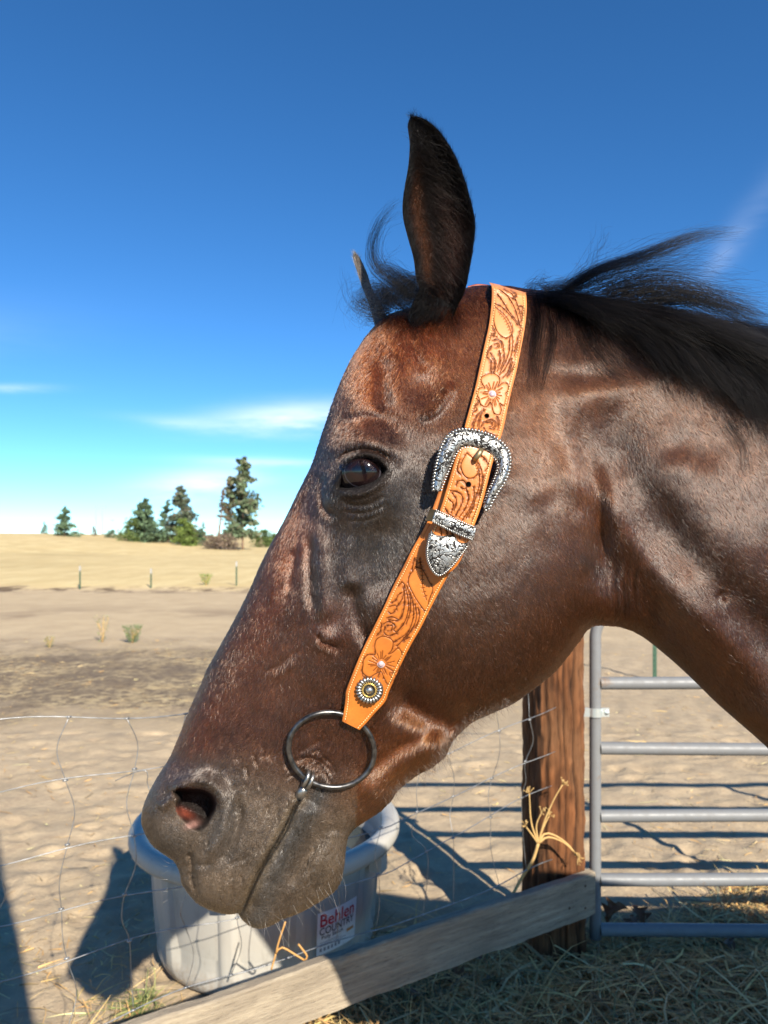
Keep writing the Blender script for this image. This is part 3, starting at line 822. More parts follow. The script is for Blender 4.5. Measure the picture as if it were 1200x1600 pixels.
# wisps in the wind above the crest
D = .80
for g, n, rs, ts, fz in [([(880, 455, D), (930, 425, D - .01), (1010, 398, D - .02), (1080, 372, D - .02), (1145, 362, D - .02)], 230, 5, 6, 4), ([(885, 456, D), (950, 425, D), (1040, 405, D), (1110, 380, D)], 120, 8, 16, 6),
                     ([(900, 456, D), (980, 430, D), (1060, 425, D), (1130, 410, D)], 60, 8, 26, 8), ([(930, 460, D), (1020, 440, D), (1110, 455, D), (1190, 470, D)], 170, 8, 22, 7), ([(960, 462, D), (1050, 455, D), (1130, 480, D), (1215, 500, D)], 240, 9, 18, 6),
                     ([(905, 450, D), (915, 430, D), (925, 390, D), (945, 352, D)], 14, 6, 12, 6), ([(880, 455, D), (905, 440, D), (912, 420, D), (900, 405, D)], 14, 5, 10, 6), ([(890, 452, D), (950, 400, D), (975, 370, D)], 22, 8, 22, 8), ([(825, 456, D), (840, 446, D), (862, 440, D)], 60, 8, 8, 6), ([(850, 455, D), (880, 446, D), (905, 450, D)], 120, 8, 6, 5),
                     ([(960, 458, D), (1060, 420, D), (1120, 425, D)], 24, 12, 26, 8), ([(1000, 470, D), (1100, 470, D), (1230, 520, D)], 260, 8, 12, 5)]:
    MANE.append((g, n, rs, ts, fz, .0))
mane = locks("mane", MANE, horse, M_MANE, 21)
tag(mane, "black mane blown back in the wind", None)
FORE = []
E = .80
for k in range(38):
    f = k / 37
    u = 692 - 88 * f; v = 468 + 8 * f + rm.uniform(-16, 14)
    e = .775 + .06 * f
    FORE.append(([(u, v, e), (u - 20 + rm.uniform(-8, 8), v - 12 + rm.uniform(-14, 14), e - .01), (u - 42 + rm.uniform(-14, 12), v + 2 + rm.uniform(-20, 16), e - .015), (u - 50 + rm.uniform(-12, 22), v + 20 + rm.uniform(-24, 14), e - .015)], 22, 4, 7 + rm.uniform(0, 9), 6, 0))
for g, n, rs, ts, fz in [([(650, 470, E), (610, 440, E), (586, 415, E), (584, 375, E), (602, 335, E), (628, 315, E)], 75, 5, 5, 2.5), ([(652, 465, E), (612, 430, E), (590, 400, E), (592, 360, E), (622, 330, E)], 40, 6, 9, 4),
                     ([(655, 452, E), (625, 430, E), (600, 420, E), (575, 425, E)], 90, 7, 8, 4), ([(650, 446, E), (622, 432, E), (600, 420, E)], 80, 5, 6, 3), ([(600, 490, E), (570, 486, E), (548, 468, E), (540, 440, E), (538, 410, E)], 16, 5, 4, 2.5),
                     ([(610, 485, E), (575, 480, E), (553, 462, E)], 60, 6, 8, 3), ([(610, 494, E), (580, 500, E), (562, 500, E)], 70, 7, 9, 4), ([(640, 500, .775), (655, 525, None), (668, 560, None)], 26, 4, 4, 2), ([(640, 490, E), (610, 470, E), (590, 440, E), (600, 400, E), (625, 380, E)], 14, 5, 10, 5),
                     ([(668, 480, .768), (655, 492, .768), (640, 505, .77)], 260, 12, 12, 3), ([(690, 470, .768), (680, 490, .768), (668, 506, .772)], 260, 10, 12, 3), ([(700, 478, None), (712, 498, None), (724, 522, None)], 60, 10, 10, 3)]:
    FORE.append((g, n, rs, ts, fz, .003))
fore = locks("forelock", FORE, horse, M_MANE, 22)
tag(fore, "black windswept forelock between the ears", None)

# whiskers, lashes and long hairs under the jaw
r = np.random.default_rng(31)
def free_hairs(name, roots, dirs, lens, rad, col, mat, bend=.3, spread=.35):
    n = len(roots); s = np.linspace(0, 1, 6)
    d = np.asarray(dirs, float) + spread * r.standard_normal((n, 3)) * np.array((1, .8, .6)); d /= np.linalg.norm(d, axis=1, keepdims=True)
    b = r.standard_normal((n, 3)) * bend
    pts = np.asarray(roots)[:, None] + lens[:, None, None] * (d[:, None] * s[None, :, None] + b[:, None] * (s ** 2)[None, :, None] * .5)
    return hair_obj(name, pts, rad, np.broadcast_to(np.asarray(col), (n, 3)) * r.uniform(.6, 1.4, n)[:, None], mat, horse, .3)
def roots_on(uv):
    u, v = np.asarray(uv, float).T
    return PA(u, v, near_at(u, v))
n = 34
f = r.random(n); path = crom([(378, 1440), (405, 1448), (450, 1430), (500, 1404), (530, 1380), (537, 1340)], 60)
q = path[(f * 59).astype(int)] + r.normal(0, 7, (n, 2)) - np.array((4, 8))
w1 = free_hairs("whisker", roots_on(q), np.tile((.35, -.25, -.8), (n, 1)), r.uniform(.010, .034, n), .00009, (.22, .18, .14), M_COAT, .3, .3)
n = 12
q = np.stack([r.uniform(225, 300, n), r.uniform(1320, 1405, n)], -1); q = np.stack([np.clip(q[:, 0], 262, 310), q[:, 1] * 0 + r.uniform(1345, 1410, n)], -1)
w2 = free_hairs("whisker", roots_on(q), np.tile((-.7, -.3, -.15), (n, 1)), r.uniform(.006, .016, n), .00008, (.15, .12, .1), M_COAT, .3, .3)
n = 900
f = r.random(n); path = crom([(608, 1250), (640, 1218), (680, 1194), (706, 1156), (740, 1124), (800, 1098)], 80)
q = path[(f * 79).astype(int)] + r.normal(0, 4, (n, 2)) + np.array((-4, -4))
w3 = free_hairs("jaw_hair", roots_on(q), np.tile((.28, -.1, -.8), (n, 1)), r.uniform(.006, .022, n) * (.6 + .8 * np.exp(-((f - .55) / .2) ** 2)), .00009, (.04, .022, .013), M_COAT, .5, .45)
tag(w1, kind="stuff"); tag(w2, kind="stuff"); tag(w3, kind="stuff")
n = 90
path = crom([(536, 736), (548, 720), (566, 714), (585, 718), (600, 729)], 60)
q = path[r.integers(0, 60, n)] + r.normal(0, 1.2, (n, 2))
la = free_hairs("eyelash", roots_on(q) + np.array((0, -.004, 0)), np.tile((-.55, -.65, -.55), (n, 1)), r.uniform(.010, .019, n), .00013, (.006, .005, .005), M_MANE, .3, .25)
tag(la, kind="stuff")

# ------------------------------------------------------------------ the eye
ec = P(567, 738, float(near_at(np.array([585.]), np.array([704.]))[0]) + .0175)
mb = MB()
nu_, nv_ = 48, 32
v_ = []; f_ = []
for j in range(nv_ + 1):
    th = math.pi * j / nv_
    for i in range(nu_):
        ph = 2 * math.pi * i / nu_
        # the cornea bulges towards the camera
        x, y, z = math.sin(th) * math.cos(ph), -math.cos(th), math.sin(th) * math.sin(ph)
        b = 1 + .07 * smooth01((.75 - math.sqrt(x * x + z * z)) / .4) * (y < 0)
        v_.append((ec[0] + .0265 * x * b, ec[1] + .0215 * y * b, ec[2] + .0235 * z * b))
for j in range(nv_):
    for i in range(nu_):
        f_.append((j * nu_ + i, j * nu_ + (i + 1) % nu_, (j + 1) * nu_ + (i + 1) % nu_, (j + 1) * nu_ + i))
t = NT("horse_eye")
g = t.n.new('ShaderNodeTexCoord'); sp_ = t.n.new('ShaderNodeSeparateXYZ'); t.l.new(g.outputs['Object'], sp_.inputs[0])
rx = t.math('DIVIDE', t.math('SUBTRACT', sp_.outputs[0], ec[0]), .0185); rz = t.math('DIVIDE', t.math('SUBTRACT', sp_.outputs[2], ec[2] - .0005), .0165)
rr_ = t.math('SQRT', t.math('ADD', t.math('MULTIPLY', rx, rx), t.math('MULTIPLY', rz, rz)))
px = t.math('DIVIDE', t.math('SUBTRACT', sp_.outputs[0], ec[0] - .001), .0100); pz = t.math('DIVIDE', t.math('SUBTRACT', sp_.outputs[2], ec[2] + .0005), .0048)
pr_ = t.math('SQRT', t.math('ADD', t.math('MULTIPLY', px, px), t.math('MULTIPLY', pz, pz)))
iris = t.ramp(rr_, [(0, (.006, .004, .005)), (.6, (.014, .006, .006)), (.90, (.010, .005, .006)), (.96, (.05, .045, .055)), (1.0, (.006, .004, .005))])
colr = t.mix(t.ramp(pr_, [(.8, 1.0), (1.0, 0.0)]), iris, (.004, .004, .006))
t.pr(Base_Color=colr, Roughness=.10, Specular_IOR_Level=.3, Coat_Weight=.35, Coat_Roughness=.03)
eye = mesh_obj("eye", v_, f_, t.m, horse)
tag(eye, "dark brown eye with wide pupil")
# ================================================================== HEADSTALL
bridle = empty("bridle", P(760, 446, .80))
tag(bridle, "tooled tan leather headstall with engraved silver buckle on the horse's cheek", "bridle")
def wpart(o, parent):
    """parent a part written in world coordinates"""
    o.parent = parent
    o.matrix_parent_inverse = parent.matrix_world.inverted() if parent.type != 'EMPTY' else parent.matrix_basis.inverted()
    return o

def zc1(l): return [(620 + x / 5, 420 + y / 5) for x, y in l]
def zc2(l): return [(620 + x / 5, 650 + y / 5) for x, y in l]
def zc3(l): return [(500 + x / 5, 850 + y / 5) for x, y in l]
def veins(c, n, r0, r1, wob=.12, seed=1, sx=1., sy=1.):
    q = random.Random(seed); o = []
    for k in range(n):
        a = 2 * math.pi * (k + .5) / n + q.uniform(-.06, .06); a1 = a + q.uniform(-wob, wob); R1 = r1 * q.uniform(.7, 1.1)
        o.append([(c[0] + math.cos(a) * r0 * sx, c[1] + math.sin(a) * r0 * sy), (c[0] + math.cos(a1) * R1 * sx, c[1] + math.sin(a1) * R1 * sy)])
    return o
def ticks(p, n, l, off=0):
    q = crom(p, n + 2); o = []
    for i in range(1, n + 1):
        t = q[min(i + 1, n + 1)] - q[i - 1]; t /= np.linalg.norm(t); m = np.array((-t[1], t[0]))
        o.append([tuple(q[i] - m * l), tuple(q[i] + m * l)])
    return o
FL1 = zc1([(690, 830), (740, 817), (790, 838), (803, 880), (786, 925), (830, 892), (868, 905), (872, 950), (850, 975), (870, 1005), (862, 1055), (828, 1066), (800, 1048), (815, 1100), (803, 1138), (760, 1128), (745, 1085), (728, 1040), (700, 1078), (655, 1060), (640, 1010), (622, 985), (628, 948), (660, 930), (690, 935), (665, 895), (655, 855), (690, 830)])
LF1 = zc1([(760, 290), (752, 350), (762, 430), (790, 500), (845, 540), (890, 520), (900, 470), (870, 400), (830, 350), (790, 320), (760, 290)])
LF2 = zc2([(545, 290), (512, 350), (500, 400), (530, 470), (580, 487), (622, 460), (640, 400), (605, 340), (545, 290)])
FL3 = zc3([(425, 800), (440, 748), (490, 722), (550, 742), (570, 775), (556, 835), (530, 862), (565, 850), (612, 815), (640, 872), (604, 930), (622, 965), (592, 1005), (540, 1010), (560, 1060), (532, 1100), (500, 1050), (478, 1000), (440, 1010), (385, 1040), (332, 1005), (335, 950), (338, 910), (372, 868), (430, 865), (425, 800)])
LF3 = zc3([(745, 180), (722, 215), (698, 250), (690, 310), (722, 380), (762, 450), (830, 530), (850, 440), (880, 350), (850, 290), (800, 200), (745, 180)])
UP_CARVE = [FL1] + [zc1(v) for v in veins((745, 980), 22, 36, 92, .2, 3, .95, 1.1)] + [LF1] + [zc1(l) for l in [
    [(790, 335), (830, 370), (870, 440), (900, 520), (905, 600), (890, 690), (845, 780), (800, 830)], [(880, 540), (880, 620), (860, 700), (820, 780)],
    [(760, 270), (820, 300), (890, 370), (945, 440)], [(785, 200), (830, 260), (880, 340), (950, 430)], [(800, 160), (870, 220), (925, 320), (960, 440)], [(840, 160), (900, 200), (945, 290), (972, 400)], [(890, 170), (935, 200), (915, 235), (890, 225)],
    [(940, 320), (955, 290), (990, 300), (995, 350), (965, 420)], [(950, 350), (970, 330), (978, 360)], [(960, 440), (985, 470), (960, 510)], [(950, 520), (940, 600), (920, 680)], [(975, 480), (965, 580), (940, 680)],
    [(700, 690), (735, 720), (742, 770), (738, 825)], [(725, 655), (770, 720), (768, 770), (752, 820)], [(745, 560), (790, 552), (828, 590), (830, 640)], [(760, 590), (790, 580), (800, 610), (770, 620)], [(800, 640), (812, 720), (785, 800)], [(835, 640), (842, 720), (805, 815)], [(740, 440), (770, 500), (740, 520), (720, 560)], [(730, 520), (780, 530)], [(740, 600), (720, 640), (700, 680)],
    [(860, 840), (900, 780), (925, 740)], [(830, 850), (870, 800), (900, 700)], [(690, 1100), (630, 1150), (590, 1250)], [(680, 1090), (650, 1170), (640, 1262)], [(700, 1185), (750, 1178), (775, 1212), (758, 1250), (720, 1248)], [(655, 1240), (680, 1195), (735, 1195), (750, 1220), (728, 1235)], [(620, 1010), (640, 1040), (610, 1080), (590, 1140)], [(780, 1150), (800, 1190), (790, 1250)], [(600, 1120), (625, 1100), (615, 1080)],
    [(690, 1270), (740, 1290), (790, 1310)], [(680, 1240), (700, 1280)]]] + [zc1(l) for l in ticks([(790, 335), (830, 370), (870, 440), (900, 520)], 8, 12)]
UP_CARVE += [LF2] + [zc2(l) for l in [[(590, 325), (628, 400), (645, 480), (640, 560), (600, 680), (540, 800)], [(615, 330), (660, 420), (665, 520), (640, 620)], [(465, 540), (475, 512), (515, 505), (540, 535), (535, 570), (500, 560)], [(405, 585), (465, 592), (512, 630), (505, 690), (455, 785)], [(395, 640), (440, 690), (425, 760)], [(430, 600), (465, 660), (445, 740)], [(540, 565), (560, 640), (535, 720), (485, 795)],
    [(600, 555), (602, 640), (565, 730), (510, 815)], [(680, 460), (665, 560), (640, 680), (590, 820)], [(620, 600), (600, 700), (560, 790)], [(375, 720), (400, 760), (440, 790)], [(680, 340), (720, 380), (690, 430)], [(490, 340), (470, 420), (500, 460)], [(640, 300), (690, 340), (720, 400)], [(345, 860), (350, 935)], [(390, 870), (395, 930)], [(430, 890), (440, 945)], [(480, 900), (490, 950)]]] + [zc2(l) for l in ticks([(590, 325), (628, 400), (645, 480)], 6, 11)]
LOW_CARVE = [FL3] + [zc3(v) for v in veins((478, 937), 24, 38, 105, .18, 5)] + [LF3] + [zc3(l) for l in [
    [(780, 110), (800, 230), (800, 330), (832, 440)], [(660, 320), (645, 420), (600, 490)], [(662, 330), (688, 430), (688, 520), (660, 610), (600, 690), (550, 712)], [(675, 325), (705, 430), (700, 540), (670, 630)], [(652, 340), (660, 450), (640, 560), (595, 600), (530, 592)], [(520, 580), (560, 570), (610, 590)], [(495, 625), (540, 605), (585, 640), (575, 675), (600, 690)], [(508, 650), (498, 690), (535, 718), (600, 700)],
    [(525, 640), (560, 640), (555, 680), (525, 680)], [(700, 370), (730, 500), (722, 600), (682, 700), (620, 780)], [(742, 470), (752, 560), (732, 640), (655, 760)], [(765, 500), (775, 570), (745, 660)], [(540, 490), (590, 480), (600, 520)], [(530, 530), (560, 545), (600, 500)], [(560, 460), (590, 440), (610, 400), (640, 380)], [(740, 110), (720, 190), (725, 220)], [(760, 130), (748, 200)], [(610, 330), (640, 300), (660, 320)],
    [(575, 770), (620, 740), (680, 700)], [(600, 800), (640, 760), (700, 730)], [(480, 620), (470, 680), (440, 720)], [(570, 1010), (590, 1040), (570, 1070)], [(330, 1010), (340, 1040), (380, 1040)]]] + [zc3(l) for l in ticks([(780, 110), (800, 230), (800, 330), (832, 440)], 9, 13)]

def parallels(curves, d):
    out = []
    for c_ in curves:
        q = crom(c_, 14); t_ = np.gradient(q, axis=0); t_ /= np.linalg.norm(t_, axis=1, keepdims=True) + 1e-9
        L = np.linalg.norm(np.diff(q, axis=0), axis=1).sum()
        if L > 14: out.append([tuple(x) for x in (q + np.stack([-t_[:, 1], t_[:, 0]], -1) * d * np.linspace(.4, 1, 14)[:, None])[2:12]])
    return out
UP_CARVE += parallels(UP_CARVE[30:58], 2.6)
def strap(name, rows, off, carve, raised, thick, ns, nt, parent, holes=(), topd=None, flatten=.0):
    """rows: (Lu, Lv, Ru, Rv[, depth]); off = how far the outer face stands off the skin (m)"""
    A = np.array([r_[:4] for r_ in rows], float)
    Lc, Rc = crom(A[:, :2], ns), crom(A[:, 2:], ns)
    # even spacing of both sides by the same row parameter
    q = np.linspace(0, len(A) - 1, ns)
    def cr(B):
        out = np.zeros((ns, B.shape[1])); B2 = np.vstack([2 * B[0] - B[1], B, 2 * B[-1] - B[-2]])
        for k, x in enumerate(q):
            i = min(int(x), len(B) - 2); t_ = x - i
            a_, b_, c_, d_ = B2[i], B2[i + 1], B2[i + 2], B2[i + 3]
            out[k] = .5 * (2 * b_ + (c_ - a_) * t_ + (2 * a_ - 5 * b_ + 4 * c_ - d_) * t_ ** 2 + (3 * b_ - a_ - 3 * c_ + d_) * t_ ** 3)
        return out
    Lc, Rc = cr(A[:, :2]), cr(A[:, 2:])
    t_ = np.linspace(0, 1, nt)[None]
    u = Lc[:, :1] * (1 - t_) + Rc[:, :1] * t_; v = Lc[:, 1:] * (1 - t_) + Rc[:, 1:] * t_
    fi, fj = cell(u, np.clip(v, 468 if topd else 0, 2000))
    d = bilin(DSMOOTH, fi, fj)
    d = gblur(d, ns / 40.)
    lin = d[:, :1] * (1 - t_) + d[:, -1:] * t_
    d = np.minimum(d, lin) - off
    if topd is not None:
        for k in range(len(d)):
            x = np.interp(q[k], range(len(rows)), [r_[4] if len(r_) > 4 else 0 for r_ in rows])
            d[k] += x
    # crown: leather is a little pillowed, edges rolled
    x = np.minimum(t_, 1 - t_) * np.linalg.norm(Rc - Lc, axis=1)[:, None]       # px from the side
    d = d + .0012 * np.exp(-(x / 1.6) ** 2) - .0006 * smooth01(x / 18)
    g = np.full(u.shape, 1e9)
    for c_ in carve:
        p = crom(c_, max(6, 4 * len(c_)))
        m = (u > p[:, 0].min() - 6) & (u < p[:, 0].max() + 6) & (v > p[:, 1].min() - 6) & (v < p[:, 1].max() + 6)
        if m.any():
            dd, _, _, _ = seg_dist(u[m], v[m], p); g[m] = np.minimum(g[m], dd)
    ins = np.zeros(u.shape, bool)
    for c_ in raised: ins |= inside(u, v, crom(c_, 80))
    groove = np.exp(-(g / .56) ** 2)
    soft = np.exp(-(g / 2.6) ** 2)
    border = smooth01((x - 5.5) / 2.0)
    nz = fnoise(u.shape, 1.6, 40)
    bg = (~ins) * border * (1 - smooth01((g - 1.0) / 3.5))                        # stippled ground round the motifs
    d = d + .0011 * groove + .0003 * soft * (~ins) - .0006 * gblur(ins.astype(float), 2.0) * border + .00022 * bg * nz
    line2 = np.exp(-((x - 5.6) / .7) ** 2)
    d = d + .0004 * line2
    colr = np.zeros(u.shape + (3,)); colr[...] = (.54, .165, .026)
    colr *= (1 + .09 * fnoise(u.shape, 14, 41) + .03 * fnoise(u.shape, 2, 42))[..., None]
    pale = np.clip(1.15 - (v - 450) / 380., 0, 1)[..., None]                      # the leather is paler towards the top
    colr = colr * (1 - .45 * pale) + np.array((.60, .27, .12)) * .45 * pale
    k = np.clip(.78 * groove + .42 * bg * (nz > .3) + .20 * bg + .09 * soft + .35 * line2, 0, .9)[..., None]
    colr = colr * (1 - k) + np.array((.075, .018, .007)) * k
    e = np.exp(-(x / .9) ** 2)[..., None]
    colr = colr * (1 - .5 * e) + np.array((.30, .085, .018)) * .5 * e
    for hu, hv, hr in holes:
        dd = np.hypot(u - hu, v - hv)
        d = d + .006 * (dd < hr); colr[dd < hr] = (.01, .006, .004)
        rim = np.exp(-((dd - hr - .6) / .8) ** 2)[..., None]; colr = colr * (1 - .5 * rim) + np.array((.12, .04, .012)) * .5 * rim
    top = PA(u, v, d); bot = PA(u, v, d + thick)
    n = ns * nt
    f = [grid_faces(ns, nt), (grid_faces(ns, nt) + n)[:, ::-1]]
    I = np.arange(n).reshape(ns, nt)
    loop = np.r_[I[0, :], I[1:, -1], I[-1, -2::-1], I[-2:0:-1, 0]]
    f.append(np.stack([loop, np.roll(loop, -1), np.roll(loop, -1) + n, loop + n], -1))
    cc = np.vstack([colr.reshape(-1, 3), np.full((n, 3), 0) + np.array((.17, .06, .02))])
    o = mesh_obj(name, np.vstack([top.reshape(-1, 3), bot.reshape(-1, 3)]), np.vstack(f), M_LEATHER, None, True, cc)
    md = o.modifiers.new('edges', 'EDGE_SPLIT'); md.split_angle = R(55)
    if parent: wpart(o, parent)
    def at(uu, vv, h):
        k = np.argmin((u - uu) ** 2 + (v - vv) ** 2); return float(d.ravel()[k]) - h
    return o, at, (u, v, d)
t = NT("tooled_leather")
c_ = t.coord('Object'); n_ = t.noise(c_, 900, 3, .6); n2 = t.noise(c_, 90, 4, .6)
t.pr(Base_Color=t.mix(t.math('MULTIPLY', n2, .35), t.attr(), t.mix(1.0, t.attr(), (.72, .62, .5), 'MULTIPLY')), Roughness=t.ramp(n2, [(.3, .36), (.7, .52)]), Specular_IOR_Level=.4, Normal=t.bump(n_, .25, .0004))
M_LEATHER = t.m
UPROWS = [(764, 441, 826, 456, .06), (766, 444, 822, 458, .012), (768.5, 450, 822.5, 464, 0), (768, 475, 823, 484), (764, 508, 820, 512), (757, 540, 814, 545), (750, 572, 807, 580), (743, 604, 799, 612), (735, 634, 792, 644), (728, 660, 786, 672), (722, 684, 777, 700), (714, 708, 769, 726), (706, 736, 762, 754), (698, 764, 756, 777), (690, 790, 749, 800), (682, 811, 740, 824), (674, 828, 731.5, 848), (668.5, 846, 724, 866), (669, 862, 717, 880), (675, 880, 706, 892), (684.5, 897, 690, 898.5)]
# the lower strap first: it carries the buckle and lies under the tip of the upper one
LOWROWS = [(706, 704, 764, 722), (694, 740, 754, 760), (684, 772, 742, 795), (672, 805, 729, 830), (660, 830, 722, 855), (644, 858, 713, 876), (631, 884, 702, 896), (614, 917, 686, 925), (600, 948, 672, 952), (584, 980, 657, 982), (568, 1012, 641, 1010), (553.5, 1046, 626, 1040), (541.5, 1078, 609, 1078), (540, 1092, 602, 1096), (538.5, 1104, 587, 1113), (536.5, 1116, 573, 1129), (534.5, 1127, 562, 1140.5)]
low, low_at, _ = strap("cheek_strap", LOWROWS, .0105, LOW_CARVE, [FL3, LF3], .0055, 620, 92, bridle)
up, up_at, upg = strap("crown_strap", UPROWS, .0115, UP_CARVE, [FL1, LF1, LF2], .0050, 760, 84, bridle, holes=[(760.5, 650, 3.6), (732, 757, 4.0)], topd=True)
tag(up, "paler upper strap carved with a flower"); tag(low, "orange lower strap carved with a flower")
# move the free end of the upper strap out over the lower one
def push_out(o, f):
    me = o.data; co = np.empty(len(me.vertices) * 3, np.float32); me.vertices.foreach_get('co', co); co = co.reshape(-1, 3).astype(float)
    dd = co[:, 1]; uu = U0 + F * co[:, 0] / dd; vv = V0 - F * (co[:, 2] - HC) / dd
    k = f(uu, vv); nd = dd - k
    co = PA(uu, vv, nd); me.vertices.foreach_set('co', co.astype(np.float32).ravel()); me.update()
OVER = .0105
push_out(up, lambda uu, vv: OVER * smooth01((vv - 640) / 60) * (1 - .25 * smooth01((vv - 850) / 50)))
def up_at2(uu, vv, h): return up_at(uu, vv, h) - OVER * float(smooth01((vv - 640) / 60)) * (1 - .25 * float(smooth01((vv - 850) / 50)))
# the far side of the crown: reddish leather going over the poll
mb = MB()
g = crom([(731, 447), (745, 443.5), (760, 444.5), (772, 447)], 12)
vv_ = []; 
for k, (uu, vv) in enumerate(g):
    for q_, dz in ((.835, 3), (.835, 0), (.86, -1.0), (.86, 5)):
        vv_.append(P(uu, vv + dz + 1.0, q_))
ff_ = [(k * 4 + a_, k * 4 + (a_ + 1) % 4, k * 4 + 4 + (a_ + 1) % 4, k * 4 + 4 + a_) for k in range(11) for a_ in range(4)]
mb.add(vv_, ff_ + [(0, 1, 2, 3), (44, 47, 46, 45)])
t = NT("red_leather"); c_ = t.coord('Object'); t.pr(Base_Color=t.ramp(t.noise(c_, 200, 4), [(.3, (.22, .05, .03)), (.7, (.36, .10, .06))]), Roughness=.5)
wpart(mb.build("crown_band", t.m), bridle)

# stitching along both sides of each strap
M_THREAD = flat_mat("pale_thread", (.72, .50, .22), .6)
def stitches(rows, at, parent, v0, v1, inset=4.6, step=3.9, name="stitching"):
    A = np.array([r_[:4] for r_ in rows], float)
    mb = MB(); q = random.Random(3)
    for side in (0, 1):
        E_ = A[:, :2] if side == 0 else A[:, 2:]; O_ = A[:, 2:] if side == 0 else A[:, :2]
        E2 = crom(E_, 1200); O2 = crom(O_, 1200)
        dirv = O2 - E2; L = np.linalg.norm(dirv, axis=1, keepdims=True); pth = E2 + dirv / L * np.minimum(inset, L * .3)
        S = np.r_[0, np.cumsum(np.linalg.norm(np.diff(pth, axis=0), axis=1))]
        x = 0
        while x < S[-1] - step:
            a0 = [np.interp(x + .5, S, pth[:, k]) for k in (0, 1)]; a1 = [np.interp(x + step * .72, S, pth[:, k]) for k in (0, 1)]
            x += step
            if not (v0 < a0[1] < v1): continue
            pts = []
            for w_, h_ in ((0, -.0003), (.25, .0006), (.75, .0006), (1, -.0003)):
                uu = a0[0] * (1 - w_) + a1[0] * w_; vv = a0[1] * (1 - w_) + a1[1] * w_
                pts.append(P(uu + q.uniform(-.15, .15), vv, at(uu, vv, h_)))
            mb.tube(pts, [.0003, .00055, .00055, .0003], 5)
    o = mb.build(name, M_THREAD); wpart(o, parent); tag(o, kind="stuff"); return o
stitches(UPROWS[2:], up_at2, up, 450, 840)
stitches(LOWROWS, low_at, low, 850, 1136)

# ---- silver work
t = NT("engraved_silver")
c_ = t.coord('Object'); w2_ = t.noise(c_, 80, 1, .4, 1.4)
w3_ = t.noise(c_, 110, 1, .4, 2.0)
# engraved scrolls: the level lines of a soft warped field, cut and blackened
lns = t.math('MINIMUM', t.math('ABSOLUTE', t.math('SUBTRACT', t.math('FRACT', t.math('MULTIPLY', w2_, 5.0)), .5)), t.math('ABSOLUTE', t.math('SUBTRACT', t.math('FRACT', t.math('MULTIPLY', w3_, 3.0)), .5)))
e_ = t.math('MINIMUM', lns, .16)
grd = t.ramp(t.noise(c_, 75, 2, .5, .8), [(.52, 1.0), (.66, .45)])
hh = t.math('ADD', t.math('MULTIPLY', e_, 5), t.math('MULTIPLY', grd, .6))
dk = t.math('MULTIPLY', t.ramp(lns, [(.07, 0.0), (.17, 1.0)]), grd)
t.pr(Base_Color=t.mix(dk, (.022, .020, .019), (.46, .455, .44)), Metallic=.92, Roughness=t.ramp(dk, [(0, .6), (1, .33)]), Normal=t.bump(hh, .5, .0010))
M_SILVER = t.m
t = NT("bright_silver"); c_ = t.coord('Object')
t.pr(Base_Color=(.40, .39, .37), Metallic=.95, Roughness=t.ramp(t.noise(c_, 400, 3), [(.3, .22), (.7, .4)])); M_BRIGHT = t.m
t = NT("bronze"); t.pr(Base_Color=(.30, .23, .12), Metallic=.8, Roughness=.45); M_BRONZE = t.m
M_GOLD = flat_mat("gold", (.60, .42, .13), .35, .9)
M_OX = flat_mat("blackened_silver", (.05, .048, .045), .5, .6)

def band(name, OUTP, INP, at, h, thick, bulge, nseg, nw, mat, parent, closed=False):
    """a bulged metal band between an outer and an inner outline (picture positions)"""
    O_ = crom(OUTP, nseg); I_ = crom(INP, nseg)
    w_ = np.linspace(0, 1, nw)[None, :, None]
    uv = O_[:, None] * (1 - w_) + I_[:, None] * w_
    ww = np.linspace(0, 1, nw)
    dbase = np.array([[at(uv[i, j, 0], uv[i, j, 1]) for j in (0, nw // 2, nw - 1)] for i in range(nseg)]).min(1)
    dbase = np.convolve(np.pad(dbase, 8, mode='edge'), np.ones(17) / 17, 'valid')
    d = dbase[:, None] - h - bulge * (1 - (2 * ww - 1) ** 2)[None] ** .6
    top = PA(uv[..., 0], uv[..., 1], d); bot = PA(uv[..., 0], uv[..., 1], np.broadcast_to(dbase[:, None] - h + thick, d.shape))
    n = nseg * nw; I = np.arange(n).reshape(nseg, nw)
    loop = np.r_[I[0, :], I[1:, -1], I[-1, -2::-1], I[-2:0:-1, 0]]
    f = np.vstack([grid_faces(nseg, nw), (grid_faces(nseg, nw) + n)[:, ::-1], np.stack([loop, np.roll(loop, -1), np.roll(loop, -1) + n, loop + n], -1)])
    o = mesh_obj(name, np.vstack([top.reshape(-1, 3), bot.reshape(-1, 3)]), f, mat, None, True)
    wpart(o, parent)
    return o, O_, I_, dbase - h
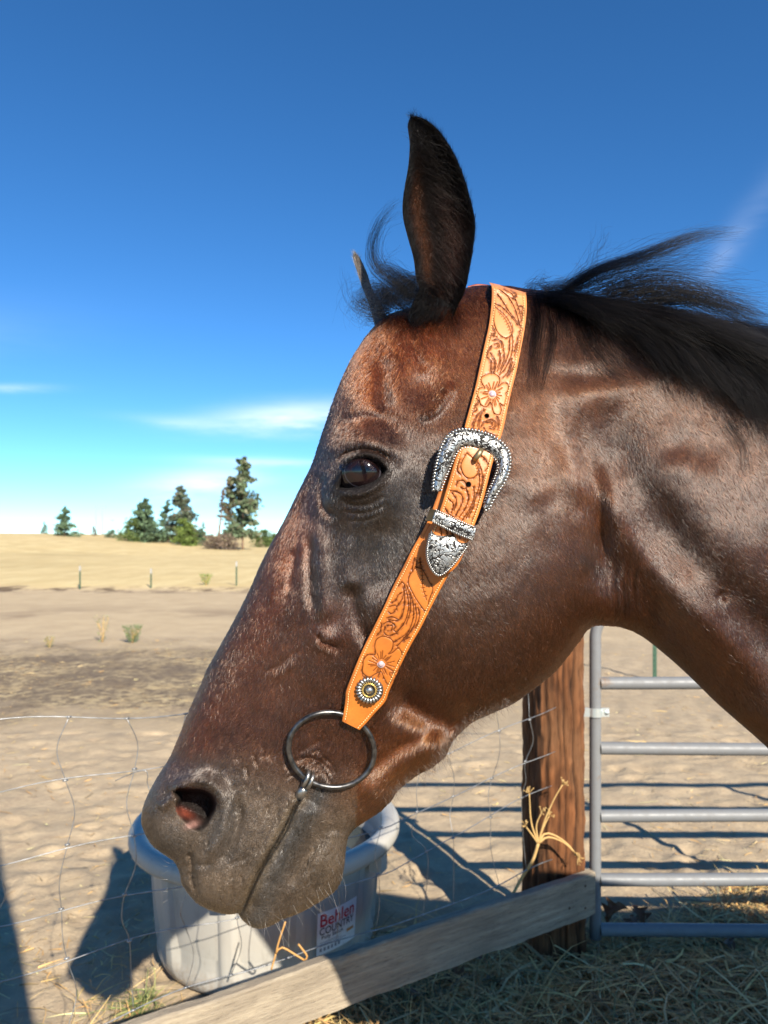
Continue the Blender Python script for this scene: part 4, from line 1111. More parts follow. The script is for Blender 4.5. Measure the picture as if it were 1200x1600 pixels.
def rope(name, uv, dep, r, parent, pitch=5.2):
    """twisted rope edge: slanted beads along a line"""
    uv = np.asarray(uv); L = np.r_[0, np.cumsum(np.linalg.norm(np.diff(uv, axis=0), axis=1))]
    n = int(L[-1] / pitch); mb = MB()
    for k in range(n):
        s0 = (k + .5) * pitch
        c = [np.interp(s0, L, uv[:, 0]), np.interp(s0, L, uv[:, 1]), np.interp(s0, L, dep)]
        e = [np.interp(s0 + .5, L, uv[:, 0]) - c[0], np.interp(s0 + .5, L, uv[:, 1]) - c[1]]
        q = math.hypot(*e) or 1; e = (e[0] / q, e[1] / q); m = (-e[1], e[0])
        pts = []
        for w_ in (-1, -.4, .4, 1):
            uu = c[0] + m[0] * w_ * 2.3 + e[0] * w_ * 1.7; vv = c[1] + m[1] * w_ * 2.3 + e[1] * w_ * 1.7
            pts.append(P(uu, vv, c[2] - r * .9 * (1 - w_ * w_)))
        mb.tube(pts, [r * .55, r, r, r * .55], 6)
    o = mb.build(name, M_BRIGHT); wpart(o, parent); tag(o, kind="stuff"); return o
BO = zc2([(285, 590), (283, 540), (300, 420), (325, 310), (355, 225), (405, 150), (480, 108), (560, 105), (640, 118), (730, 150), (810, 200), (868, 270), (884, 350), (870, 450), (830, 535), (780, 610), (740, 680), (715, 730), (680, 738)])
BI = zc2([(345, 590), (352, 560), (380, 490), (408, 420), (435, 355), (470, 285), (512, 252), (560, 246), (615, 256), (665, 272), (720, 296), (765, 335), (788, 385), (778, 440), (752, 510), (722, 570), (700, 625), (685, 680), (672, 700)])
def under(u, v): return min(up_at2(u, v, 0), float(near_at(u, v)))
def bk_at(u, v):
    return float(near_at(u, v)) - .017
buckle, bo_, bi_, bd = band("buckle", BO, BI, bk_at, .004, .0045, .0038, 120, 13, M_SILVER, bridle)
rope("rope_edge", bo_, bd, .0013, buckle); rope("rope_edge", bi_, bd, .0008, buckle, 4.4)
mb = MB()
tp = [(752, 703), (749, 708), (745, 714), (742, 720)]
mb.tube([P(u, v, up_at2(742, 722, .004) - .003 * math.sin(i)) for i, (u, v) in enumerate(tp)], [.0026, .003, .0027, .0018], 10)
o = mb.build("buckle_tongue", M_BRONZE); o.parent = buckle; o.matrix_parent_inverse = buckle.matrix_parent_inverse.inverted() if False else o.matrix_parent_inverse
# keeper
kd = up_at2(710, 815, .0055)
KO = [(680.5, 797), (700, 806), (722, 816), (744, 825)]; KI = [(675, 814.5), (694, 824), (716, 834.5), (739.5, 844)]
keeper, ko_, ki_, kdv = band("strap_keeper", KO, KI, lambda u, v: kd, 0, .0035, .0008, 40, 9, M_SILVER, bridle)
rope("keeper_edge", ko_, kdv, .0006, keeper, 3.2); rope("keeper_edge", ki_, kdv, .0006, keeper, 3.2)
mb = MB()
a0, a1, b0, b1 = P(681, 797, kd), P(675, 815, kd), P(665, 814, kd + .02), P(672, 795, kd + .02)
a2, a3, b2, b3 = P(682, 797, kd + .001), P(677, 815, kd + .001), P(668, 814, kd + .021), P(675, 795, kd + .021)
mb.add([a0, a1, b0, b1, a2, a3, b2, b3], [(0, 1, 2, 3), (7, 6, 5, 4), (0, 4, 5, 1), (1, 5, 6, 2), (2, 6, 7, 3), (3, 7, 4, 0)])
o = mb.build("keeper_side", M_BRONZE, None, False); o.parent = keeper
# strap tip
TO = zc2([(268, 890), (243, 1000), (235, 1080), (250, 1150), (285, 1215), (330, 1246), (385, 1215), (440, 1160), (500, 1085), (545, 1020), (558, 985)])
TIc = zc2([(268, 890), (300, 925), (340, 935), (375, 935), (420, 930), (455, 945), (480, 975), (505, 990), (530, 990), (545, 990), (558, 985)])
tipd = up_at2(697, 860, .0022)
tip, to_, ti_, tdv = band("strap_tip", TO, TIc, lambda u, v: tipd, 0, .003, .0022, 70, 17, M_SILVER, bridle)
rope("tip_edge", to_[2:-2], tdv[2:-2], .0008, tip, 3.4)
# concho: petals, dotted gold ring, dome
cd = low_at(577, 1078, .0015)
mb = MB(); mb.dome(P(577, 1078, cd + .0012), (0, -1, 0), .0142, .0022, 40, 4)
concho = mb.build("concho", M_OX); wpart(concho, bridle)
px_m = F / cd
cx, cy, cz = P(577, 1078, cd)
first = None
for k in range(22):
    a = 2 * math.pi * k / 22
    mb = MB()
    pts = [(cx + math.cos(a) * rr, cy - hh, cz + math.sin(a) * rr) for rr, hh in ((.0072, .0012), (.0090, .0024), (.0115, .0026), (.0136, .0012))]
    mb.tube(pts, [.0008, .0013, .0017, .0012], 7)
    o = mb.build("petal", M_BRIGHT); o.parent = concho
mb = MB(); mb.tube([(cx + math.cos(a) * .0066, cy - .0022, cz + math.sin(a) * .0066) for a in np.linspace(0, 2 * math.pi, 40, endpoint=False)], .0010, 8, closed=True)
for k in range(24):
    a = 2 * math.pi * k / 24; mb.dome((cx + math.cos(a) * .0066, cy - .0030, cz + math.sin(a) * .0066), (0, -1, 0), .0007, .0008, 6, 3)
mb.build("dotted_ring", M_GOLD).parent = concho
mb = MB(); mb.dome((cx, cy - .0016, cz), (0, -1, 0), .0042, .0034, 24, 8); mb.build("centre_dome", M_BRIGHT).parent = concho
t = NT("pearl"); t.pr(Base_Color=(.62, .47, .50), Roughness=.2, Coat_Weight=.6, Metallic=.3); M_PEARL = t.m
for (u, v, at, rr) in ((769, 616.5, up_at2, .0030), (595.5, 1037, low_at, .0030)):
    d = at(u, v, -.0002); mb = MB(); mb.dome(P(u, v, d), (0, -1, 0), rr * 1.35, .0008, 20, 3); mb.dome(P(u, v, d - .0004), (0, -1, 0), rr, .0024, 20, 6)
    wpart(mb.build("stud", M_PEARL), bridle)

# ================================================================== THE BIT
bit = empty("snaffle_bit", P(518, 1171, .77))
tag(bit, "round dark iron bit ring hanging from the orange strap at the horse's mouth", "bit")
a = np.linspace(0, 2 * math.pi, 96, endpoint=False)
rot = R(8)
ru = 518 + 67 * np.cos(a) * math.cos(rot) + 59 * np.sin(a) * math.sin(rot)
rv = 1171.5 - 67 * np.cos(a) * math.sin(rot) * .4 + 59 * np.sin(a) * math.cos(rot)
fi, fj = cell(ru, rv); dr = bilin(DSMOOTH, fi, fj)
A_ = np.stack([np.ones_like(a), np.cos(a), np.sin(a)], -1); co_, *_ = np.linalg.lstsq(A_, dr, rcond=None)
pl = A_ @ co_; rdep = pl - (pl - dr).max() - .0055
rdep = rdep + .012 * np.exp(-((np.angle(np.exp(1j * (a - 5.15)))) / .5) ** 2) * 0
t = NT("dark_iron"); c_ = t.coord('Object'); n_ = t.noise(c_, 120, 5, .65)
t.pr(Base_Color=t.ramp(n_, [(.35, (.05, .05, .052)), (.65, (.16, .155, .15))]), Metallic=.9, Roughness=t.ramp(n_, [(.3, .28), (.7, .45)]), Normal=t.bump(t.noise(c_, 700, 3), .15, .0004)); M_IRON = t.m
mb = MB(); ringpts = PA(ru, rv, rdep); mb.tube(ringpts, .0028, 16, closed=True)
wpart(mb.build("ring", M_IRON), bit)
# mouthpiece end: two coils round the ring, then the bar into the corner of the mouth
k0 = int(np.argmin((ru - 481) ** 2 + (rv - 1221) ** 2)); c0 = Vector(ringpts[k0]); tan = (Vector(ringpts[(k0 + 1) % 96]) - Vector(ringpts[k0 - 1])).normalized()
x_ = tan.cross(Vector((0, -1, 0))).normalized(); y_ = x_.cross(tan).normalized()
mb = MB()
for off, tilt in ((-.0030, .25), (.0022, .3)):
    c1 = c0 + tan * off
    mb.tube([c1 + (x_ * math.cos(q) * 1.25 + y_ * math.sin(q)) * .0058 + tan * tilt * .006 * math.cos(q) for q in np.linspace(0, 2 * math.pi, 24, endpoint=False)], .0023, 10, closed=True)
e0 = Vector(P(476, 1231, float(rdep[k0]) + .002)); e1 = Vector(P(469, 1241, float(near_at(469., 1241.)) - .002)); e2 = Vector(P(474, 1244, float(near_at(474., 1244.)) + .03))
mb.tube([e0, e1, e2], [.0045, .0055, .006], 12)
t = NT("worn_steel"); c_ = t.coord('Object'); n_ = t.noise(c_, 160, 5, .65)
t.pr(Base_Color=t.ramp(n_, [(.35, (.17, .16, .145)), (.65, (.36, .35, .33))]), Metallic=.9, Roughness=.34); 
wpart(mb.build("mouthpiece", t.m), bit)
# ================================================================== GROUND
def gz(x, y):
    """height of the land"""
    x = np.asarray(x, float); y = np.asarray(y, float)
    h = 2.3 * smooth01((-x - 16) / 44) * smooth01((y - 26) / 60)
    h = h + .06 * np.sin(y * .21 + 1) * smooth01((y - 8) / 20) * np.cos(x * .13)
    h = h - 6 * smooth01((y - 260) / 500)
    h = h + .10 * smooth01((y - 22.0) / 1.6) * (1 - smooth01((y - 40) / 30))
    # old straw trodden up along the near side of the fence
    s = ((x + .639) * .859 - (y - 1.861) * 1.396) / 1.639
    h = h + .035 * smooth01((s + .15) / .4) * smooth01((x + .9) / .8) * smooth01((2.2 - x) / .5) * (1 - smooth01((y - 2.55) / .3))
    return h
def graded():
    rows = list(np.arange(-30, 0, 3.)) + list(np.arange(0, 1.6, .2)) + list(np.arange(1.6, 6, .028))
    y = 6.
    while y < 3200: rows.append(y); y *= 1.014
    return np.array(rows)
ry = graded()
sx = np.concatenate([-np.geomspace(6, 1.06, 24), np.linspace(-1, 1, 260), np.geomspace(1.06, 6, 24)])
Wd = np.where(ry < 1.6, 2.4, .62 * ry + 1.4)
GX = sx[None] * Wd[:, None]; GY = np.broadcast_to(ry[:, None], GX.shape)
GZ = gz(GX, GY).copy()
rp = np.random.default_rng(55)
for q in range(420):                                                          # hoof prints
    py = 2.7 + 7 * rp.random() ** 1.4; px = rp.uniform(-1, 1) * (.56 * py)
    j0, j1 = np.searchsorted(ry, (py - .25, py + .25)); dx = GX[j0:j1] - px; dy = (GY[j0:j1] - py)
    aa = rp.uniform(0, 3.14); a1 = dx * math.cos(aa) + dy * math.sin(aa); a2 = -dx * math.sin(aa) + dy * math.cos(aa)
    rr_ = np.sqrt((a1 / 1.0) ** 2 + (a2 / 1.2) ** 2); wq = rp.uniform(.045, .07)
    GZ[j0:j1] += rp.uniform(.2, .75) * (-.022 * np.exp(-(rr_ / wq) ** 4) + .010 * np.exp(-((rr_ - wq * 1.35) / (.35 * wq)) ** 2))
near = smooth01((GY - 1.4) / .3) * (1 - smooth01((GY - 9) / 8))
nz = fnoise(GX.shape, 2.2, 51) * .0045 + fnoise(GX.shape, 6, 52) * .0045 + fnoise(GX.shape, 1, 53) * .0025
GZ = GZ + near * nz
ground_v = np.stack([GX, GY, GZ], -1).reshape(-1, 3)
t = NT("dry_ground")
c_ = t.coord('Object')
sp_ = t.n.new('ShaderNodeSeparateXYZ'); t.l.new(c_, sp_.inputs[0])
X_, Y_ = sp_.outputs[0], sp_.outputs[1]
n_big = t.noise(c_, .35, 5, .6); n_mid = t.noise(c_, 1.6, 6, .65); n_sm = t.noise(c_, 9, 6, .7); n_f = t.noise(c_, 55, 5, .7); n_ff = t.noise(c_, 240, 4, .7)
sand = t.mix(t.ramp(n_mid, [(.3, 0.), (.7, 1.)]), (.41, .315, .20), (.475, .37, .242))
sand = t.mix(t.ramp(n_sm, [(.40, 0.), (.62, .55)]), sand, (.31, .235, .16))
sand = t.mix(t.ramp(n_f, [(.60, 0.), (.72, .8)]), sand, (.62, .50, .30))
sand = t.mix(t.ramp(n_ff, [(.27, .8), (.36, 0.)]), sand, (.17, .11, .065))
# droppings-dark trodden earth with straw, some 7 to 11 m out
straw = t.mix(t.ramp(n_sm, [(.42, 0.), (.6, 1.)]), (.15, .112, .078), (.46, .355, .20))
str2 = t.noise(t.coord('Object', (1, 1.3, 1)), 2.2, 8, .8)
straw = t.mix(t.ramp(str2, [(.50, 0.), (.66, .9)]), straw, (.50, .37, .19))
def yramp(lo, hi, nois, amp):
    """0 below lo metres out, 1 beyond hi, with an uneven edge"""
    yy = t.math('ADD', Y_, t.math('MULTIPLY', t.math('SUBTRACT', nois, .5), amp))
    return t.math('MINIMUM', t.math('MAXIMUM', t.math('DIVIDE', t.math('SUBTRACT', yy, lo), hi - lo), 0.), 1.)
k1 = t.math('MULTIPLY', yramp(6.0, 7.2, n_mid, 3.0), t.math('SUBTRACT', 1., yramp(9.6, 12.0, n_mid, 4.0)))
k1 = t.math('MULTIPLY', k1, t.ramp(X_, [(.5, 1.0), (.5, 1.0)]))
leftm = t.math('MINIMUM', t.math('MAXIMUM', t.math('MULTIPLY_ADD', X_, -.8), 0.), 1.) if False else t.math('MINIMUM', t.math('MAXIMUM', t.math('SUBTRACT', .8, t.math('MULTIPLY', X_, .45)), 0.), 1.)
k1 = t.math('MULTIPLY', k1, leftm)
straw = t.mix(t.ramp(t.noise(c_, .75, 6, .7), [(.44, 0.), (.58, .75)]), straw, (.135, .10, .072))
col = t.mix(k1, sand, straw)
# paler tan track, then dry gold grass
track = t.mix(t.ramp(n_mid, [(.35, 0.), (.65, 1.)]), (.43, .325, .20), (.50, .385, .24))
col = t.mix(yramp(10.5, 13, n_mid, 4.), col, track)
dk = t.math('MULTIPLY', yramp(14.5, 15.5, n_big, 6.), t.math('SUBTRACT', 1., yramp(16.0, 18.5, n_big, 6.)))
col = t.mix(t.math('MULTIPLY', t.math('MULTIPLY', dk, t.ramp(n_big, [(.45, 0.), (.6, 1.)])), .55), col, (.16, .105, .07))
grass = t.mix(t.ramp(t.noise(c_, .22, 6, .65), [(.35, 0.), (.65, 1.)]), (.60, .46, .225), (.52, .39, .19))
grass = t.mix(t.ramp(t.noise(t.coord('Object', (1, .35, 1)), .9, 6, .7), [(.45, 0.), (.65, .7)]), grass, (.68, .55, .29))
grass = t.mix(t.ramp(t.noise(c_, .06, 4, .6), [(.5, 0.), (.7, .45)]), grass, (.30, .22, .10))
edge_n = t.noise(c_, .8, 5, .7)
col = t.mix(yramp(22.2, 23.4, edge_n, 2.4), col, grass)
ed = t.math('MULTIPLY', yramp(21.2, 22.2, edge_n, 2.0), t.math('SUBTRACT', 1., yramp(22.6, 23.2, edge_n, 2.0)))
col = t.mix(t.math('MULTIPLY', ed, t.ramp(t.noise(c_, .9, 4, .7), [(.48, 0.), (.58, .85)])), col, (.085, .055, .035))
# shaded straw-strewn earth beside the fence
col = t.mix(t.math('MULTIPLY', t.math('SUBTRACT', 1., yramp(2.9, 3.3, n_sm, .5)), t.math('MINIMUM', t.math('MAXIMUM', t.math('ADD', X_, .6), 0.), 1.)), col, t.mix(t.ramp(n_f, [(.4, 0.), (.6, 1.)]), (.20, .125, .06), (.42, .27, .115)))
hh = t.math('ADD', t.math('MULTIPLY', n_sm, 1.2), t.math('ADD', t.math('MULTIPLY', n_f, .5), t.math('MULTIPLY', n_ff, .15)))
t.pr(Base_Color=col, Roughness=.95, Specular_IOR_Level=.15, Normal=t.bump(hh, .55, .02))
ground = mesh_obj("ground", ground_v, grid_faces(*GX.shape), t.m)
tag(ground, "dry sandy paddock ground running out to golden grass", None, None, "structure")
def gz1(x, y): return float(gz(x, y))

# loose straw on the sand, and the thick layer by the fence
def strands(name, x, y, ln, wd, cols, mat, seed, lift=.01, up=.15, base=None, seg=3):
    r = np.random.default_rng(seed); n = len(x)
    a = r.uniform(0, 2 * math.pi, n); b = r.normal(0, .3, n); z0 = gz(x, y) + r.uniform(0, lift, n) + .004
    if base is not None: z0 = z0 + base
    el = np.abs(r.normal(0, up, n))
    P0 = np.stack([x, y, z0], -1); out = []; 
    for i in range(seg + 1):
        s = i / seg
        ang_ = a + b * s
        d = np.stack([np.cos(ang_) * np.cos(el), np.sin(ang_) * np.cos(el), np.sin(el) * (1 - .7 * s)], -1)
        c = P0 + d * (ln * s)[:, None]
        w = np.stack([-np.sin(ang_), np.cos(ang_), .5 * r.standard_normal(n)], -1) * (wd * (1 - .5 * s))[:, None]
        out += [c - w, c + w]
    V = np.stack(out, 1)                                                     # n, 2(seg+1), 3
    k = 2 * (seg + 1)
    base_i = np.arange(n)[:, None] * k
    F_ = np.concatenate([np.stack([base_i[:, 0] + 2 * i, base_i[:, 0] + 2 * i + 1, base_i[:, 0] + 2 * i + 3, base_i[:, 0] + 2 * i + 2], -1) for i in range(seg)])
    C = np.repeat(cols, k, axis=0)
    o = mesh_obj(name, V.reshape(-1, 3), F_, mat, None, False, C)
    return o
t = NT("straw"); n_ = t.noise(t.coord('Object'), 80, 3)
t.pr(Base_Color=t.mix(t.math('MULTIPLY', n_, .4), t.attr(), (.5, .4, .2)), Roughness=.7, Specular_IOR_Level=.3); M_STRAW = t.m
r = np.random.default_rng(61)
def pal(n, cs, p):
    c = np.array(cs)[r.choice(len(cs), n, p=p)]
    return (c * r.uniform(.65, 1.3, (n, 1))).clip(0, .8)
STRAWC = [(.78, .46, .16), (.80, .57, .27), (.56, .30, .10), (.20, .13, .06), (.17, .18, .06)]
# thick hay along the fence (near side)
n = 13000
s_ = r.uniform(-.3, 1.7, n); off = r.exponential(.36, n) - .08
x = -.639 + 1.396 * s_ + .524 * np.where(off > 0, off, off * .4); y = 1.861 + .859 * s_ - .852 * np.where(off > 0, off, off * .4) * .8 + r.normal(0, .05, n)
x2 = r.uniform(-.2, 2.1, n); y2 = r.uniform(1.9, 2.92, n)
m = r.random(n) < .62
x = np.where(m, x2, x); y = np.where(m, y2, y)
hay = strands("hay", x, y, r.gamma(2.4, .045, n) + .02, r.uniform(.0008, .0030, n) * r.choice([1, 1, 1.8], n), pal(n, STRAWC, [.38, .17, .25, .14, .06]), M_STRAW, 62, .05, .3)
tag(hay, "loose yellow hay strewn in the shade under the weathered plank", None, None, "stuff")
n = 9000
y = 2.6 + 9 * r.random(n) ** 1.6; x = r.uniform(-1, 1, n) * (.62 * y + .2)
keep = np.sin(x * 2.1 + 3 * np.sin(y * 1.3)) + r.normal(0, .8, n) > .1
x, y = x[keep], y[keep]; n = len(x)
sc = strands("straw", x, y, r.gamma(2.2, .018, n) + .012, r.uniform(.0008, .002, n) * (1 + y * .12), pal(n, STRAWC, [.35, .35, .2, .1, 0]), M_STRAW, 63, .006, .08, None, 2)
tag(sc, "bits of straw scattered over the sandy ground", None, None, "stuff")
# dry grass tufts along the fence line and round the trough
n = 9200
s_ = np.concatenate([r.uniform(-.40, .14, 6200), r.uniform(.3, 1.0, 1900), r.uniform(-.1, .4, 1100)])
off = np.concatenate([-np.abs(r.normal(.06, .26, 6200)), -np.abs(r.normal(.05, .16, 1900)), -np.abs(r.normal(.1, .15, 1100))])
x = -.639 + 1.396 * s_ + .524 * off; y = 1.861 + .859 * s_ - .852 * off
clump = np.round(x * 9) * 1.7 + np.round(y * 9) * 3.1; kk = (np.sin(clump * 12.9898) * 43758.5) % 1
m = (kk > .35) & (np.hypot(x + .46, y - 2.9) > .47); x, y = x[m], y[m]; n = len(x)
tu = strands("dry_grass", x, y, r.gamma(3, .042, n) + .03, r.uniform(.0008, .002, n), pal(n, STRAWC, [.45, .28, .17, .06, .04]), M_STRAW, 64, .01, .75)
tag(tu, "dry yellow grass growing along the wire fence", None, None, "stuff")
# dark weeds between the plank and the trough's shadow
n = 700
s_ = r.uniform(.42, .62, n); off = -np.abs(r.normal(.10, .07, n)); x = -.639 + 1.396 * s_ + .524 * off; y = 1.861 + .859 * s_ - .852 * off
wd_ = strands("weeds", x, y, r.gamma(3, .03, n) + .03, r.uniform(.001, .004, n), pal(n, [(.05, .07, .025), (.14, .12, .05)], [.6, .4]), M_STRAW, 65, .02, .9)
tag(wd_, "dark green weeds behind the plank", None, None, "stuff")
n = 160
x = -.83 + r.normal(0, .022, n); y = 2.50 + r.normal(0, .03, n)
gg = strands("grass", x, y, r.gamma(3, .018, n) + .02, r.uniform(.0012, .0025, n), pal(n, [(.10, .17, .04), (.2, .22, .07)], [.7, .3]), M_STRAW, 66, .01, 1.1)
tag(gg, "small tuft of green grass at the foot of the trough", None, None, "stuff")

# ================================================================== FENCE: plank, post, wire
DIRF = Vector((1.396, .859, 0)).normalized(); NF = Vector((DIRF.y, -DIRF.x, 0))     # NF points to the camera's side
def wood(name, cs, scale, rough=.8, bstr=.6, axis='x', crack=.5):
    t = NT(name)
    sc_ = {'x': (1.2, 14, 14), 'z': (14, 14, 1.1)}[axis]
    c_ = t.coord('Object', sc_); n1 = t.noise(c_, scale, 8, .72, .4); n2 = t.noise(t.coord('Object', tuple(k * 3 for k in sc_)), scale * 2, 6, .7)
    b = t.noise(t.coord('Object'), 3.2, 4, .6)
    col = t.ramp(n1, [(.25, cs[0]), (.45, cs[1]), (.62, cs[2]), (.8, cs[3])])
    col = t.mix(t.ramp(n2, [(.28, crack), (.44, 0.)]), col, tuple(k * .22 for k in cs[0]))
    col = t.mix(t.ramp(b, [(.4, 0.), (.7, .45)]), col, cs[0])
    h = t.math('ADD', n1, t.math('MULTIPLY', n2, .6))
    t.pr(Base_Color=col, Roughness=rough, Specular_IOR_Level=.2, Normal=t.bump(h, bstr, .006)); return t.m
fence = empty("wire_fence", (.62, 2.80, 0))
tag(fence, "wire stock fence on a brown wooden post with a weathered plank along its foot", "fence")
# the plank, written along its own x axis then turned
M_PLANK = wood("weathered_plank", [(.18, .145, .105), (.31, .255, .185), (.44, .365, .26), (.58, .49, .36)], 4.0, .85, .9, 'x', .85)
nx_, L0, L1 = 220, -.75, 1.655
xs = np.linspace(L0, L1, nx_); prof = [(-.019, -.0775), (-.019, -.055), (-.019, -.03), (-.019, 0), (-.019, .03), (-.019, .055), (-.019, .072), (-.014, .0775), (.014, .0775), (.019, .072), (.019, -.072), (.014, -.0775), (-.014, -.0775)]
r = np.random.default_rng(71)
k = len(prof); pv = np.zeros((nx_, k, 3))
nn = gblur(r.standard_normal((nx_, k)), 1.0) * .0016 + gblur(r.standard_normal((nx_, k)), 5) * .008
for j, (py, pz) in enumerate(prof):
    pv[:, j, 0] = xs; pv[:, j, 1] = py + nn[:, j]; pv[:, j, 2] = pz + nn[:, (j + 3) % k] * (1.6 if abs(pz) > .07 else .3) + .004 * np.sin(xs * 2.4)
ff = [(i * k + j, i * k + (j + 1) % k, (i + 1) * k + (j + 1) % k, (i + 1) * k + j) for i in range(nx_ - 1) for j in range(k)]
ff += [tuple(range(k))[::-1], tuple((nx_ - 1) * k + j for j in range(k))]
plank = mesh_obj("plank", pv.reshape(-1, 3), ff, M_PLANK, None, True)
md = plank.modifiers.new('edges', 'EDGE_SPLIT'); md.split_angle = R(40)
plank.parent = fence
plank.rotation_euler = (0, 0, math.atan2(DIRF.y, DIRF.x))
plank.location = Vector((-.639, 1.861, .37 - .0775)) - Vector(fence.location) - NF * 0.0
plank['label'] = "grey weathered plank nailed low on the fence"
# nails
M_NAIL = flat_mat("rusty_nail", (.12, .06, .035), .7, .5)
for q, z in ((1.60, .33), (1.60, .25), (1.52, .27)):
    mb = MB(); p = Vector((-.639, 1.861, z)) + DIRF * q + NF * .0195; mb.dome(p, NF, .0045, .003, 8, 3)
    wpart(mb.build("nail", M_NAIL), fence)
# the post: rough timber with deep checks
pc = Vector((.642, 2.80, 0)); ns_, nz_ = 120, 130
an = np.linspace(0, 2 * math.pi, ns_, endpoint=False); zz = np.linspace(-.05, 1.46, nz_)
A_, Z_ = np.meshgrid(an, zz)
sq = .097 * (np.abs(np.cos(A_)) ** 4.2 + np.abs(np.sin(A_)) ** 4.2) ** (-1 / 4.2)
r = np.random.default_rng(72)
ch = np.zeros_like(A_)
for q in range(10):
    a0 = r.uniform(0, 2 * math.pi) if q > 3 else (3.95, 4.35, 4.62, 5.05)[q]; dr = r.normal(0, .10); w_ = r.uniform(.018, .045) if q % 4 else r.uniform(.05, .08); dp = r.uniform(.006, .020); z0 = r.uniform(-.1, .8); z1 = z0 + r.uniform(.5, 1.3)
    if q < 4: z0, z1 = -.1, 1.5
    da = np.angle(np.exp(1j * (A_ - (a0 + dr * (Z_ - .7) + .05 * np.sin(Z_ * 9 + q) + .03 * np.sin(Z_ * 23 + 2 * q)))))
    ch += dp * np.exp(-(da / w_) ** 2) * smooth01((Z_ - z0) / .2) * smooth01((z1 - Z_) / .2)
nn = fnoise((nz_, ns_), 1.2, 73); n2 = gblur(r.standard_normal((nz_, ns_)), 1.0)
st = np.repeat(fnoise((12, ns_), .9, 74), 11, 0)[:nz_]; st = gblur(st, 3) * .6 + st * .0
fine = gblur(np.repeat(r.standard_normal((14, ns_)), 10, 0)[:nz_], .7)
RR = sq - ch + .0022 * fine + .0018 * nn + .003 * st
RR *= 1 + .03 * (.7 - Z_)
rotp = .35
pvx = np.stack([pc.x + RR * np.cos(A_ + rotp), pc.y + RR * np.sin(A_ + rotp), Z_ + 0 * RR], -1)
ff = [(j * ns_ + i, j * ns_ + (i + 1) % ns_, (j + 1) * ns_ + (i + 1) % ns_, (j + 1) * ns_ + i) for j in range(nz_ - 1) for i in range(ns_)] + [tuple((nz_ - 1) * ns_ + i for i in range(ns_))]
cc = np.array((.155, .060, .022)) * (1 + .35 * fine + .20 * nn)[..., None].clip(.3, 1.9)
tanm = np.clip(fnoise((nz_, ns_), 7, 75) * .5 + .1, 0, .7)[..., None]; cc = cc * (1 - tanm) + np.array((.21, .10, .045)) * tanm
kd_ = np.clip(ch / .012, 0, .9)[..., None]; cc = cc * (1 - kd_) + np.array((.02, .010, .006)) * kd_
t = NT("post_wood"); c_ = t.coord('Object', (10, 10, .7)); n1 = t.noise(c_, 6, 8, .78, .4); n3 = t.noise(t.coord('Object', (40, 40, 2)), 5, 6, .7)
t.pr(Base_Color=t.mix(t.ramp(n1, [(.3, .85), (.52, 0.)]), t.attr(), t.mix(1.0, t.attr(), (.30, .24, .20), 'MULTIPLY')), Roughness=.8, Specular_IOR_Level=.25, Normal=t.bump(t.math('ADD', n1, n3), .9, .008))
post = mesh_obj("post", pvx.reshape(-1, 3), ff, t.m, None, True, cc.reshape(-1, 3)); wpart(post, fence)
# woven wire
M_WIRE = NT("galvanised_wire"); c_ = M_WIRE.coord('Object'); n_ = M_WIRE.noise(c_, 40, 4)
M_WIRE.pr(Base_Color=M_WIRE.ramp(n_, [(.35, (.20, .20, .195)), (.65, (.38, .38, .375))]), Metallic=.75, Roughness=.42); M_WIRE = M_WIRE.m
def fpt(s, z, push=0.):
    p = Vector((-.639, 1.861, 0)) + Vector((1.396, .859, 0)) * s - NF * (.026 + push); p.z = z; return p
ZS = [.385, .555, .685, .84, 1.0, 1.165]
rw = random.Random(9)
SST = [-.55 + .0915 * i for i in range(24)]
def zline(k, s):
    base = ZS[k] + ((.30 if k > 0 else .05) * max(0, s - .48) + .03 * max(0, s - .2)) - (.07 * math.exp(-((s - .12) / .16) ** 2) * .5 if k == 5 else 0)
    return base + .005 * math.sin(s * 9 + k * 2.1) + .004 * math.sin(s * 23 + k)
def push(k, s): return .012 * math.sin(s * 7 + k * 1.7) + .008 * math.sin(s * 17 + k)
for k in range(6):
    mb = MB(); pts = [fpt(s, zline(k, s), push(k, s)) for s in np.linspace(-.6, .905, 90)]
    mb.tube(pts, .0014 if 0 < k < 5 else .0017, 6)
    wpart(mb.build("line_wire", M_WIRE), fence)
for i, s in enumerate(SST):
    if s > .87: break
    pts = []
    dx = rw.uniform(-.018, .018)
    for k in range(6):
        ss = s + dx * (.5 + .5 * math.sin(k * 2.3 + i)) + rw.uniform(-.006, .006)
        if k:
            zm = (zline(k, ss) + zline(k - 1, ss)) / 2; b = rw.uniform(-.014, .014) * (1.6 if k == 5 else 1)
            pts.append(fpt(ss + b, zm, push(k, ss)))
        pts.append(fpt(ss, zline(k, ss), push(k, ss)))
    mb = MB(); q = crom([tuple(p) for p in pts], 46); mb.tube(q, .0011, 6)
    for k in range(6):                                                          # wrapped knots
        p = fpt(SST[i] + dx * (.5 + .5 * math.sin(k * 2.3 + i)), zline(k, SST[i]), push(k, SST[i]))
        p = Vector(q[np.argmin(np.abs(q[:, 2] - p.z))]); mb.tube([p - DIRF * .006, p, p + DIRF * .006], .0027, 6)
    wpart(mb.build("stay_wire", M_WIRE), fence)
# a loose end that curls up at the left
mb = MB(); mb.tube(crom([tuple(Vector(P(u, v, 1.93))) for u, v in [(180, 1220), (205, 1209), (226, 1204), (231, 1212), (230, 1222), (234, 1236)]], 30), .0012, 6)
wpart(mb.build("loose_wire", M_WIRE), fence)

